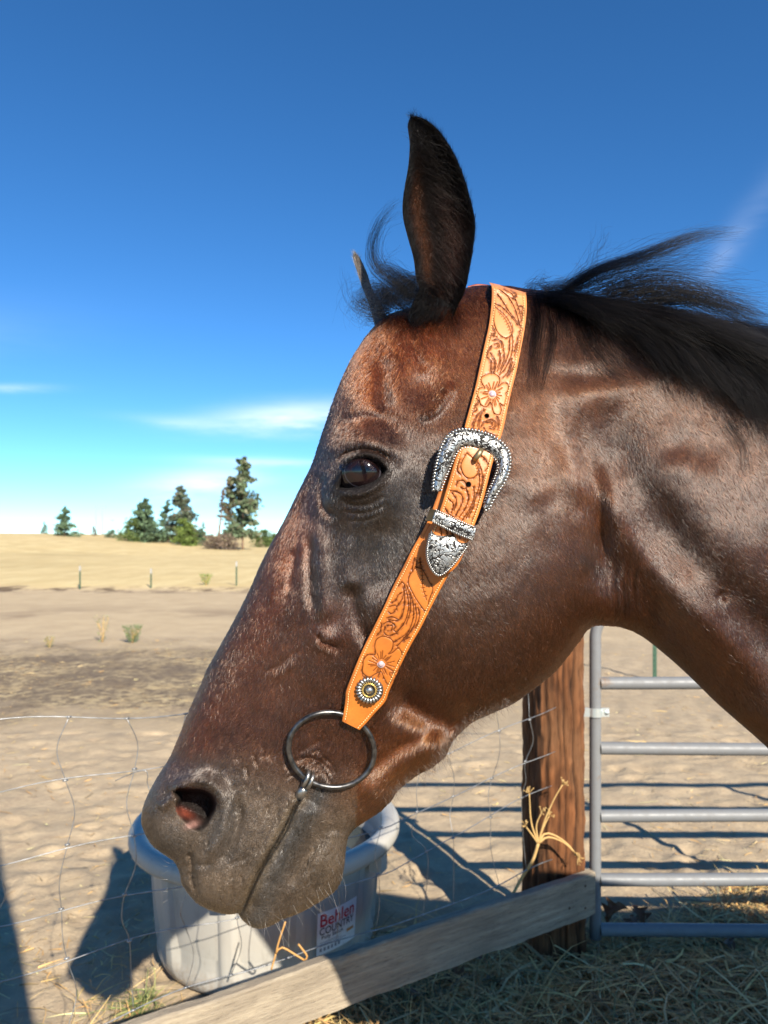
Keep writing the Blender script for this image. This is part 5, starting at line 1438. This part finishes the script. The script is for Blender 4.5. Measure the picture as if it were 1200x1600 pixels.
# ================================================================== GATE
GY0 = 2.78
gate = empty("tube_gate", (.815, GY0, 0))
tag(gate, "grey metal tube gate beside the brown post, shut across the paddock", "gate")
t = NT("gate_grey"); c_ = t.coord('Object'); n_ = t.noise(c_, 30, 5, .6)
st_ = t.noise(c_, 9, 7, .75)
t.pr(Base_Color=t.mix(t.ramp(st_, [(.60, 0.), (.72, .75)]), t.mix(t.ramp(n_, [(.45, 0.), (.75, .5)]), (.175, .18, .185), (.14, .135, .13)), (.17, .11, .065)), Roughness=t.ramp(n_, [(.3, .42), (.7, .58)]), Specular_IOR_Level=.4, Metallic=.0); M_GATE = t.m
gx = (930 - U0) / F * GY0; zr = [HC - (v - V0) / F * GY0 for v in (1066, 1170, 1275.5, 1373, 1453)]
ztop = 1.34
mb = MB(); fr = [(gx, GY0, zr[4] - .03)] + [(gx, GY0, z) for z in np.linspace(.2, ztop - .12, 12)] + [(gx + .12 - .12 * math.cos(a), GY0, ztop - .12 + .12 * math.sin(a)) for a in np.linspace(.15, math.pi / 2, 9)] + [(x, GY0, ztop) for x in np.linspace(gx + .2, gx + 3.3, 12)] + [(gx + 3.42 + .12 * math.sin(a), GY0, ztop - .12 + .12 * math.cos(a)) for a in np.linspace(0.1, math.pi / 2, 9)] + [(gx + 3.54, GY0, z) for z in np.linspace(ztop - .2, .06, 10)]
mb.tube(fr, .0215, 18); wpart(mb.build("frame", M_GATE), gate)
for z in zr:
    mb = MB(); mb.tube([(x, GY0, z + .004 * math.sin(x * 2 + z * 9)) for x in np.linspace(gx + .017, gx + 3.525, 20)], .0235, 18, cap=False)
    wpart(mb.build("rail", M_GATE), gate)
for xx in (gx + 1.2, gx + 2.35):
    mb = MB(); mb.box((xx, GY0 - .026, (zr[4] + ztop) / 2), (.04, 0, 0), (0, .004, 0), (0, 0, ztop - zr[4])); wpart(mb.build("stay", M_GATE, None, False), gate)
M_ZINC = flat_mat("zinc", (.62, .68, .68), .38, .7)
zb = HC - (1112 - V0) / F * GY0
mb = MB(); ar_ = [(gx + .027 * math.cos(a), GY0 + .027 * math.sin(a)) for a in np.linspace(.4, 2 * math.pi - .4, 26)]
prof = [(gx - .075, GY0 - .006)] 
v_ = []; f_ = []
pth = [(gx + .050, GY0 - .012), (gx + .030, GY0 - .012)] + [(gx + .0275 * math.cos(a), GY0 + .0275 * math.sin(a)) for a in np.linspace(-.45, -2.6, 16)] + [(gx - .045, GY0 - .010), (gx - .085, GY0 - .004)]
for (xx, yy) in pth:
    v_ += [(xx, yy, zb - .0165), (xx, yy, zb + .0165), (xx, yy + .004, zb + .0165), (xx, yy + .004, zb - .0165)]
for i in range(len(pth) - 1):
    for j in range(4): f_.append((i * 4 + j, i * 4 + (j + 1) % 4, i * 4 + 4 + (j + 1) % 4, i * 4 + 4 + j))
mb.add(v_, f_ + [(3, 2, 1, 0), tuple(len(v_) - 4 + j for j in range(4))])
hinge = mb.build("hinge_band", M_ZINC, None, False); wpart(hinge, gate)
mb = MB(); mb.dome((gx + .041, GY0 - .012, zb), (0, -1, 0), .009, .010, 14, 4); mb.build("bolt", M_ZINC).parent = hinge

# ================================================================== TROUGH
TX, TY, TR, TH = -.462, 2.92, .452, .50
trough = empty("stock_tank", (TX, TY, 0))
tag(trough, "round grey plastic water trough with a red and black sticker behind the fence", "trough")
t = NT("grey_plastic"); c_ = t.coord('Object'); n_ = t.noise(c_, 5, 5, .65); n2 = t.noise(c_, 60, 4, .6); n3 = t.noise(t.coord('Object', (3, 3, .6)), 14, 5, .7)
pc_ = t.mix(t.ramp(n_, [(.4, 0.), (.75, .5)]), (.40, .38, .335), (.31, .285, .24)); pc_ = t.mix(t.ramp(n3, [(.55, 0.), (.75, .35)]), pc_, (.20, .17, .13))
sp_ = t.n.new('ShaderNodeSeparateXYZ'); t.l.new(c_, sp_.inputs[0])
low_ = t.math('MULTIPLY', t.ramp(sp_.outputs[2], [(0.0, 1.), (.12, 0.)]), t.ramp(n2, [(.35, 0.), (.6, .8)]))
pc_ = t.mix(low_, pc_, (.20, .13, .075))
t.pr(Base_Color=pc_, Roughness=t.ramp(n2, [(.3, .42), (.7, .56)]), Specular_IOR_Level=.4, Normal=t.bump(t.noise(c_, 300, 3), .12, .001)); M_POLY = t.m
na = 192
an = np.linspace(0, 2 * math.pi, na, endpoint=False)
def ribf(a, z):
    """moulded panels: shallow upright recesses"""
    k = np.abs(((a + .471) / (2 * math.pi) * 10) % 1 - .5) * 2                   # 1 at rib
    pan = smooth01((.80 - k) / .10)
    return -.020 * pan * smooth01((z - .05) / .04) * smooth01((.41 - z) / .03)
prof = [(.0, TR - .10), (.004, TR - .07), (.018, TR - .045), (.05, TR - .032)] + [(z, TR - .030 + .03 * z / .42) for z in np.linspace(.08, .42, 16)] + [(.430, TR + .004), (.432, TR + .05), (.436, TR + .064), (.452, TR + .071), (.476, TR + .071), (.492, TR + .062), (.499, TR + .046), (.498, TR + .026), (.488, TR + .006), (.470, TR - .004), (.40, TR - .012), (.2, TR - .03), (.03, TR - .06), (.022, TR - .12), (.022, .002)]
tv_ = []
for z, rr in prof:
    outer = z < .425 and rr > TR - .06
    ex = ribf(an, z) if (outer and len(tv_) < 22 * na) else 0 * an
    tv_ += [(TX + (rr + e) * math.cos(a), TY + (rr + e) * math.sin(a), z + .004) for a, e in zip(an, ex)]
np_ = len(prof)
tf_ = [(j * na + i, j * na + (i + 1) % na, (j + 1) * na + (i + 1) % na, (j + 1) * na + i) for j in range(np_ - 1) for i in range(na)]
shell = mesh_obj("shell", tv_, tf_, M_POLY); wpart(shell, trough)
md = shell.modifiers.new('edges', 'EDGE_SPLIT'); md.split_angle = R(60)
mb = MB()
for q in range(5):                                                            # lugs under the rim
    a = math.pi * 1.06 + q * 2 * math.pi / 5; c = (TX + (TR + .035) * math.cos(a), TY + (TR + .035) * math.sin(a), .405)
    mb.box(c, (.05 * -math.sin(a), .05 * math.cos(a), 0), (.05 * math.cos(a), .05 * math.sin(a), 0), (0, 0, .06))
o = mb.build("rim_lug", M_POLY, None, False); wpart(o, trough); tag(o, kind="stuff")
t = NT("water"); t.pr(Base_Color=(.02, .03, .03), Roughness=.03, Specular_IOR_Level=.6)
wv_ = [(TX + (TR - .020) * math.cos(a), TY + (TR - .020) * math.sin(a), .36) for a in an[::3]] + [(TX, TY, .36)]
wpart(mesh_obj("water_surface", wv_, [(i, (i + 1) % 64, 64) for i in range(64)], t.m), trough)
# sticker, bent round the tank
def on_tank(s, z, off):
    """s metres round the tank to the right of the middle of the sticker"""
    a = -math.pi / 2 + R(45) + s / TR
    zz = z; rr = TR - .030 + .03 * zz / .42 - .0135 + off
    return (TX + rr * math.cos(a), TY + rr * math.sin(a), zz + .004)
def sheet(name, s0, s1, z0, z1, off, mat, th=.0008):
    n = 16; v = []; f = []
    for i in range(n + 1):
        s = s0 + (s1 - s0) * i / n
        v += [on_tank(s, z0, off), on_tank(s, z1, off), on_tank(s, z1, off - th), on_tank(s, z0, off - th)]
    for i in range(n):
        for j in range(4): f.append((i * 4 + j, i * 4 + (j + 1) % 4, i * 4 + 4 + (j + 1) % 4, i * 4 + 4 + j))
    f += [(3, 2, 1, 0), tuple(n * 4 + j for j in range(4))]
    o = mesh_obj(name, v, f, mat, None, False); return o
M_WHITE = NT("sticker_paper"); c_ = M_WHITE.coord('Object'); M_WHITE.pr(Base_Color=M_WHITE.mix(M_WHITE.ramp(M_WHITE.noise(c_, 40, 5, .7), [(.55, 0.), (.7, .5)]), (.74, .74, .75), (.5, .48, .45)), Roughness=.45); M_WHITE = M_WHITE.m
M_RED = flat_mat("print_red", (.50, .02, .035), .5); M_BLK = flat_mat("print_black", (.03, .03, .035), .5); M_GREYP = flat_mat("print_grey", (.25, .25, .27), .5); M_ORP = flat_mat("print_orange", (.55, .22, .04), .5)
stk = sheet("sticker", -.098, .098, .135, .288, .0012, M_WHITE); wpart(stk, trough)
def letters(name, body, s0, z0, w, h, mat, off, bold=.0, slant=0.):
    cu = bpy.data.curves.new(name, 'FONT'); cu.body = body; cu.size = 1; cu.offset = bold; cu.resolution_u = 3
    ob = bpy.data.objects.new(name, cu); COL.objects.link(ob)
    bpy.context.view_layer.update()
    me = bpy.data.meshes.new_from_object(ob.evaluated_get(bpy.context.evaluated_depsgraph_get()))
    bpy.data.objects.remove(ob, do_unlink=True)
    co = np.empty(len(me.vertices) * 3, np.float32); me.vertices.foreach_get('co', co); co = co.reshape(-1, 3)
    lo, hi = co.min(0), co.max(0)
    pts = [on_tank(s0 + (x - lo[0]) / (hi[0] - lo[0]) * w + slant * (y - lo[1]) / (hi[1] - lo[1]) * h, z0 + (y - lo[1]) / (hi[1] - lo[1]) * h, off) for x, y, _ in co]
    f = [tuple(p.vertices) for p in me.polygons]
    bpy.data.meshes.remove(me)
    o = mesh_obj(name, pts, f, mat, None, False); o.parent = stk; return o
letters("lettering", "Behlen", -.086, .234, .168, .046, M_RED, .0020, .014)
letters("lettering", "COUNTRY", -.088, .205, .170, .027, M_BLK, .0020, .010)
letters("lettering", "Poly Stock", -.078, .186, .104, .016, M_BLK, .0020, .012)
for i, z in enumerate((.178, .172, .166)): sheet("fine_print", -.085, .0 + .02 * i, z - .0012, z + .0008, .0021, M_GREYP, .0003).parent = stk
for i in range(6): sheet("fine_print", -.085 + .017 * i, -.075 + .017 * i, .146, .158, .0021, M_GREYP, .0003).parent = stk
sheet("print_patch", .045, .085, .176, .186, .0021, M_ORP, .0003).parent = stk
# ================================================================== DRIED WEED, T-POSTS, WEEDS, LEAVES
t = NT("dry_stem"); t.pr(Base_Color=t.mix(t.noise(t.coord('Object'), 60, 3), (.42, .24, .075), (.55, .37, .15)), Roughness=.75); M_STEM = t.m
weed = empty("dried_weed", P(818, 1385, 2.58)); tag(weed, "dried straw coloured umbrella weed bending up in front of the brown post", "weed")
def W2(u, v, d=2.60): return P(u, v, d)
mb = MB(); mb.tube(crom([W2(800, 1400, 2.55), W2(815, 1372), W2(832, 1345), W2(841, 1318)], 14), [.0055] * 14, 8)
wpart(mb.build("stem", M_STEM), weed)
rw = random.Random(4)
for pts in [[(841, 1318), (830, 1285), (827, 1240)], [(841, 1318), (850, 1285), (865, 1250), (879, 1226)], [(841, 1318), (852, 1302), (872, 1308), (890, 1322), (903, 1340)], [(841, 1318), (828, 1300), (822, 1292)], [(841, 1318), (848, 1295), (858, 1275)], [(841, 1318), (856, 1308), (880, 1316), (898, 1332)], [(841, 1318), (838, 1290), (846, 1270)]]:
    mb = MB(); dd = 2.60 + rw.uniform(-.03, .03); q = crom([W2(u, v, 2.60 + (dd - 2.60) * i / (len(pts) - 1)) for i, (u, v) in enumerate(pts)], 12)
    mb.tube(q, np.linspace(.0042, .002, 12), 7); e = Vector(q[-1]); ax = (Vector(q[-1]) - Vector(q[-3])).normalized()
    for k in range(10):
        d = (ax + Vector((rw.uniform(-1, 1), rw.uniform(-1, 1), rw.uniform(-1, 1))) * .8).normalized(); tip_ = e + d * rw.uniform(.012, .024)
        mb.tube([e, (e + tip_) / 2 + Vector((0, 0, .002)), tip_], [.0012, .0009, .0009], 5); mb.dome(tip_, d, .0028, .003, 6, 3)
    wpart(mb.build("umbel", M_STEM), weed)
# second, at the foot of the fence in front of the trough
weed2 = empty("dried_weed", P(445, 1495, 2.02)); tag(weed2, "broken orange dry stalk in the wire in front of the trough", "weed")
mb = MB()
for pts in [[(446, 1440), (436, 1470), (431, 1490)], [(431, 1490), (440, 1480), (462, 1492), (475, 1500)], [(475, 1500), (480, 1494), (466, 1475)], [(424, 1515), (431, 1490)]]:
    mb.tube(crom([P(u, v, 2.03) for u, v in pts], 8), .0028, 6)
t = NT("orange_stem"); t.pr(Base_Color=(.46, .24, .07), Roughness=.7)
wpart(mb.build("stem", t.m), weed2)

M_TGREEN = flat_mat("tpost_green", (.035, .085, .05), .55, .2); M_TWHITE = flat_mat("tpost_white", (.36, .35, .32), .6)
def tpost(loc, h, label, wtop):
    o = empty("fence_stake", loc); tag(o, label, "fence post", "metal stakes of the far fence")
    x, y, z = loc
    mb = MB(); mb.box((x, y, z + h / 2 - .1), (.045, 0, 0), (0, .006, 0), (0, 0, h + .2)); mb.box((x, y + .020, z + h / 2 - .1), (.006, 0, 0), (0, .034, 0), (0, 0, h + .2))
    for k in range(int(h / .06)): mb.box((x, y - .006, z + .1 + k * .06), (.014, 0, 0), (0, .008, 0), (0, 0, .014))
    wpart(mb.build("shaft", M_TGREEN, None, False), o)
    if wtop:
        mb = MB(); mb.box((x, y, z + h - .085), (.050, 0, 0), (0, .020, 0), (0, 0, .16)); wpart(mb.build("white_top", M_TWHITE, None, False), o)
    return o
def at_ground(u, v, d0=4, d1=400):
    """the place on the ground seen at (u, v)"""
    ds = np.geomspace(d0, d1, 4000); x, y, z = PA(u, v, ds).T
    k = int(np.argmax(z < gz(x, y)))
    return float(x[k]), float(y[k]), float(gz(x[k], y[k]))
for u, v, vt, w in ((125, 921, 884, True), (236, 919, 888, True), (369.5, 915, 877, True)):
    x, y, z = at_ground(u, v); tpost((x, y, z), (v - vt) / F * y, {125: "dark stake with white top, left of the three in the far fence", 236: "middle stake with white top in the far fence", 369.5: "pale stake with white top in the far fence below the tall pine"}[u], w)
x, y, z = at_ground(1023, 1062); tpost((x, y, z), 1.25, "thin green metal stake standing behind the grey gate", False)['group'] = "metal stakes"

t = NT("weed_leaf"); t.pr(Base_Color=t.attr(), Roughness=.6, Specular_IOR_Level=.25, Subsurface_Weight=0.0); M_LEAFW = t.m
def bushlet(name, label, u, v, hpx, wpx, n, cols, seed, upright=.6, leaf=.02):
    x, y, z = at_ground(u, v); h = hpx / F * y; w = wpx / F * y / 2; r = np.random.default_rng(seed)
    root = empty(name, (x, y, z)); tag(root, label, "weed")
    mb = MB()
    for k in range(5):
        a = r.uniform(0, 6.28); q = r.uniform(.3, 1) * w
        mb.tube(crom([(x, y, z - .02), (x + q * .4 * math.cos(a), y + q * .4 * math.sin(a), z + h * .5), (x + q * math.cos(a), y + q * math.sin(a), z + h * r.uniform(.7, 1))], 6), .0025 + .0002 * y, 5)
    wpart(mb.build("stem", M_STEM), root)
    t_ = r.random(n) ** .8; rad = w * (.35 + .65 * t_) * np.sqrt(r.random(n)); a = r.uniform(0, 6.28, n)
    c = np.stack([x + rad * np.cos(a), y + rad * np.sin(a), z + h * t_], -1)
    d = np.stack([np.cos(a), np.sin(a), upright + r.uniform(0, 1, n)], -1) + .4 * r.standard_normal((n, 3)); d /= np.linalg.norm(d, axis=1, keepdims=True)
    s = np.cross(d, r.standard_normal((n, 3))); s /= np.linalg.norm(s, axis=1, keepdims=True); L = leaf * y * .1 * r.uniform(.6, 1.4, n)[:, None]
    V = np.stack([c - s * L * .1, c + d * L * .5 - s * L * .25, c + d * L, c + d * L * .5 + s * L * .25], 1).reshape(-1, 3)
    fo = mesh_obj("foliage", V, np.arange(4 * n).reshape(-1, 4), M_LEAFW, None, False, np.repeat(np.array(cols)[r.integers(0, len(cols), n)] * r.uniform(.6, 1.3, (n, 1)), 4, 0)); wpart(fo, root)
    return root
bushlet("green_weed", "bushy green weed on the trodden ground left of the horse's nose", 207, 1004, 26, 32, 700, [(.09, .15, .05), (.13, .19, .07)], 1)
bushlet("dry_weed", "tall thin dry weed beside the bushy green one", 160, 1003, 40, 26, 200, [(.30, .25, .12), (.20, .22, .09)], 2, 1.2)
bushlet("small_weed", "small sparse weed at the left on the trodden ground", 77, 1012, 16, 18, 160, [(.24, .24, .10), (.3, .25, .1)], 3, 1.0)
bushlet("far_weed", "bright green weed in the golden grass by the far stakes", 322, 914, 16, 20, 300, [(.24, .30, .08), (.18, .24, .07)], 4)

# curled dead leaves by the post
t = NT("dead_leaf"); t.pr(Base_Color=t.mix(t.noise(t.coord('Object'), 50, 4), t.attr(), (.10, .05, .025)), Roughness=.7); M_DEAD = t.m
def leaf_mesh(seed, col):
    r = random.Random(seed); out = []
    for k in range(22):
        a = k / 21; w = .34 * math.sin(math.pi * a) ** .8 * (1 + .38 * math.sin(a * 22)); out.append((a, w))
    v = []; f = []; cu = r.uniform(.3, .9); tw = r.uniform(-.5, .5)
    for a, w in out:
        for s in (-1, -.5, 0, .5, 1):
            v.append((a, s * w, cu * (s * s) * w + .22 * math.sin(a * 3) + tw * s * a * .3))
    for i in range(21):
        for j in range(4): f.append((i * 5 + j, i * 5 + j + 1, i * 5 + 6 + j, i * 5 + 5 + j))
    me = bpy.data.meshes.new("dead_leaf"); me.from_pydata(v, [], f); me.update()
    a_ = me.color_attributes.new('tint', 'FLOAT_COLOR', 'POINT'); a_.data.foreach_set('color', np.tile(np.array((*col, 1), np.float32), len(v)))
    me.materials.append(M_DEAD); return me
LM = [leaf_mesh(i, c) for i, c in enumerate([(.30, .14, .06), (.22, .10, .05), (.27, .22, .10), (.17, .19, .10)])]
rw = random.Random(12)
spots = [(540, 1592, 0, "curled brown dead leaf in the sunlit gap under the plank, right of the others"), (512, 1584, 0, "curled brown dead leaf in the sunlit gap under the plank, left of the others"), (848, 1478, 3, "grey green dead leaf standing against the foot of the brown post"),
         (884, 1488, 3, "grey green dead leaf lying at the right edge of the brown post's foot"), (862, 1500, 2, "tan dead leaf on the hay in front of the brown post"), (950, 1470, 0, "curled brown dead leaf against the gate's lowest rail near the upright"),
         (1005, 1465, 0, "curled brown dead leaf beside the gate's lowest rail, farther from the upright"), (985, 1488, 1, "dark brown dead leaf on the hay just below the gate's lowest rail"), (760, 1522, 1, "dark brown dead leaf under the middle of the plank"),
         (690, 1545, 0, "curled brown dead leaf under the plank, left of the darker one"), (655, 1570, 1, "small dark dead leaf on the hay below the plank's shaded part"), (1120, 1492, 1, "dark brown dead leaf on the hay near the right edge"), (785, 1560, 3, "grey green dead leaf lying on the open hay below the plank")]
for i, (u, v, k, lab) in enumerate(spots):
    x, y, z = at_ground(u, v, 1.2, 8)
    o = bpy.data.objects.new("fallen_leaf", LM[k]); COL.objects.link(o)
    o.location = (x, y, z + rw.uniform(.03, .06)); o.rotation_euler = (rw.uniform(-.7, .7), rw.uniform(-.9, .3), rw.uniform(0, 6.28)); o.scale = (rw.uniform(.07, .11),) * 3
    tag(o, lab, "leaf", "dead leaves on the hay")

# ================================================================== TREES AND POLES FAR OFF
t = NT("needles"); t.pr(Base_Color=t.attr(), Roughness=.7, Specular_IOR_Level=.2); M_NEEDLE = t.m
t = NT("bark"); t.pr(Base_Color=t.mix(t.noise(t.coord('Object', (3, 3, .6)), 3, 4), (.16, .095, .06), (.26, .17, .115)), Roughness=.9); M_BARK = t.m
def pine(name, label, u, vb, vt, wpx, D, seed, n=1500, cols=((.045, .075, .030), (.060, .095, .038), (.035, .055, .028)), base=.08, shape=1.0, sparse=0., lean=0., gaps=.25, trunk=.012, cat="tree", lowfill=0.):
    x = (u - U0) / F * D; y = D; z = gz1(x, y); h = (vb - vt) / F * D; w = wpx / F * D / 2; r = np.random.default_rng(seed)
    zb = HC + (V0 - vb) / F * D; z = min(z, zb) if zb < z else z; h = HC + (V0 - vt) / F * D - z
    root = empty(name, (x, y, z)); tag(root, label, cat, "trees at the far edge of the field")
    mb = MB(); tx = lean * h
    mb.tube(crom([(x, y, z - .3), (x + tx * .3, y, z + h * .35), (x + tx * .75, y, z + h * .75), (x + tx, y, z + h * .98)], 10), np.linspace(trunk * h, trunk * h * .15, 10), 7)
    # limbs in loose whorls, each carrying needle clumps
    nl = int(26 + h * 2.4); cl = []; cc = []
    for k in range(nl):
        f = base + (1 - base) * (k + r.random()) / nl
        if r.random() < sparse * (1 - f): continue
        ln = w * ((1 - f) ** shape * 1.0 + .10) * r.uniform(.55, 1.15)
        if lowfill and f < lowfill: ln *= 1.3
        a = r.uniform(0, 6.28); dr = r.uniform(-.25, .30) + .3 * (f - .5)
        p0 = np.array((x + tx * f, y, z + h * f)); d = np.array((math.cos(a), math.sin(a), dr)); p1 = p0 + d * ln
        mb.tube([tuple(p0), tuple((p0 + p1) / 2 + np.array((0, 0, -.03 * ln))), tuple(p1)], [trunk * h * .22, trunk * h * .14, trunk * h * .05], 4, cap=False)
        m = max(4, int(2.6 * n / nl * r.uniform(.5, 1.5)))
        s = r.uniform(.22, 1.05, m) ** .8
        c = p0 + d * ln * s[:, None] + r.standard_normal((m, 3)) * ln * .19 * np.array((1, 1, .7)) + np.array((0, 0, .06 * h / 10))
        cl.append(c); cc.append(np.array(cols)[r.integers(0, len(cols), m)] * r.uniform(.7, 1.35, (m, 1)) * r.uniform(.75, 1.2))
    c = np.concatenate(cl); col = np.concatenate(cc); m = len(c)
    wpart(mb.build("trunk", M_BARK), root)
    sz = (.030 * h * r.uniform(.5, 1.3, m) * (.55 + w / h))[:, None]
    d = r.standard_normal((m, 3)) + np.array((0, 0, .5)); d /= np.linalg.norm(d, axis=1, keepdims=True); s = np.cross(d, r.standard_normal((m, 3))); s /= np.linalg.norm(s, axis=1, keepdims=True)
    V = np.stack([c - d * sz - s * sz * .25, c + s * sz * .75, c + d * sz * 1.2, c - s * sz * .75], 1).reshape(-1, 3)
    wpart(mesh_obj("crown", V, np.arange(4 * m).reshape(-1, 4), M_NEEDLE, None, False, np.repeat(col, 4, 0)), root)
    return root
BL = ((.085, .135, .075), (.11, .165, .085), (.07, .105, .062)); GR = ((.085, .125, .035), (.11, .15, .045), (.065, .095, .03)); RD = ((.15, .085, .05), (.12, .07, .045), (.08, .075, .04))
pine("pine_tree", "tiny lone pine at the far left of the horizon", 69, 844, 816, 20, 118, 1, 500, BL)
pine("pine_tree", "small dense dark green pine standing alone at the left", 102, 846, 793, 38, 110, 2, 1700, BL, .02, .75)
pine("pine_tree", "small reddish brown pine near the power pole", 147, 846, 822, 14, 120, 3, 400, RD, .1, .8)
pine("shrub", "low green shrub left of the power pole", 127, 846, 833, 20, 122, 31, 300, GR, .02, .4, cat="shrub")
pine("shrub", "rounded dark shrub right of the power pole", 175, 849, 829, 28, 116, 4, 700, BL, .02, .4, cat="shrub")
pine("pine_tree", "broad bushy pine, second group from the left", 226, 855, 781, 62, 108, 5, 2600, BL, .03, .8, .2)
pine("shrub", "wide green bush leaning on the bushy pine", 208, 853, 812, 44, 107, 6, 1300, GR, .03, .45, cat="shrub")
pine("pine_tree", "tall grey green pine behind the bright green bush", 283, 852, 761, 54, 112, 7, 2200, ((.10, .125, .08), (.08, .11, .065), (.13, .115, .08)), .08, .75, .3)
pine("pine_tree", "thin pine left of the bright green bush", 262, 850, 782, 36, 114, 71, 900, BL, .05, .7, .4)
pine("shrub", "bright green bush below the tall grey green pine", 289, 857, 812, 44, 104, 8, 1500, ((.12, .17, .04), (.15, .20, .05), (.09, .13, .03)), .02, .5, cat="shrub")
pine("pine_tree", "small narrow pine between the bush and the bare trunk", 317, 853, 817, 18, 110, 9, 700, BL, .05, .8)
pine("pine_tree", "tall ragged pine, highest of the row", 379, 860, 717, 54, 98, 10, 2000, ((.11, .15, .08), (.09, .125, .065), (.15, .15, .09)), .10, .5, .25, .01)
pine("pine_tree", "tall thin half bare pine left of the highest one", 357, 860, 746, 34, 99, 11, 700, ((.11, .14, .08), (.16, .12, .08)), .35, .5, .5, .04)
pine("dead_tree", "leaning brown bare trunk beside the ragged pines", 340, 861, 764, 20, 97, 12, 120, RD, .5, .8, .6, .10, trunk=.026)
pine("shrub", "grey brown leafless brush under the ragged pines", 352, 861, 836, 60, 96, 13, 900, ((.17, .12, .085), (.13, .10, .075), (.2, .15, .11)), .02, .3, cat="shrub")
pine("shrub", "grey brown leafless brush left of the bare trunk", 327, 859, 836, 30, 97, 14, 500, ((.17, .12, .085), (.14, .11, .08)), .02, .35, cat="shrub")
pine("shrub", "green thicket beside the horse's forehead line", 408, 856, 830, 40, 120, 15, 1100, GR, .02, .35, cat="shrub")
pine("shrub", "low far green scrub just behind the horse's nose bone", 430, 856, 836, 40, 130, 16, 900, GR, .02, .35, cat="shrub")
for i, (u, w_) in enumerate(((248, 40), (306, 34), (190, 26))):
    pine("shrub", ("low scrub under the tall grey green pine", "low scrub right of the bright green bush", "low scrub between the pole and the bushy pine")[i], u, 853, 834, w_, 118, 40 + i, 800, GR, .02, .35, cat="shrub")
M_POLE = flat_mat("pole_grey", (.26, .25, .25), .8)
def pole(us, vb, vt, D, label, bar):
    root = empty("power_pole", ((us[0] - U0) / F * D, D, 0)); tag(root, label, "power pole")
    for u in us:
        x = (u - U0) / F * D; mb = MB(); mb.tube([(x, D, HC + (V0 - vb) / F * D - 1), (x, D, HC + (V0 - vt) / F * D)], [.16, .11], 8); wpart(mb.build("mast", M_POLE), root)
    x0, x1 = [(u - U0) / F * D for u in bar]; mb = MB(); mb.box(((x0 + x1) / 2, D, HC + (V0 - vt - 2) / F * D), (x1 - x0, 0, 0), (0, .25, 0), (0, 0, .28)); wpart(mb.build("crossarm", M_POLE, None, False), root)
pole((150, 160), 846, 790, 190, "pale twin legged power pole with one crossbar on the horizon", (146.5, 165))
pole((175.5,), 846, 811, 260, "small faint power pole right of the twin legged one", (171, 179))

# an unseen pole added behind the camera to cast the lower left corner's shade
lp = empty("shade_casting_pole", (.40, -.39, 0)); tag(lp, "added unseen leaning pole that casts the shade in the lower left corner", "pole")
mb = MB(); mb.tube(crom([(.40, -.39, -.1), (.08, -.40, 1.6), (-.25, -.39, 3.2)], 24), [.145 + .004 * math.sin(i * 1.3) for i in range(24)], 20); wpart(mb.build("shaft", M_BARK), lp)
mb = MB(); mb.tube([(-.22, -.39, 3.02), (-.23, -.39, 3.08)], .150, 20); wpart(mb.build("iron_band", flat_mat("rusty_band", (.10, .05, .03), .7, .5)), lp)
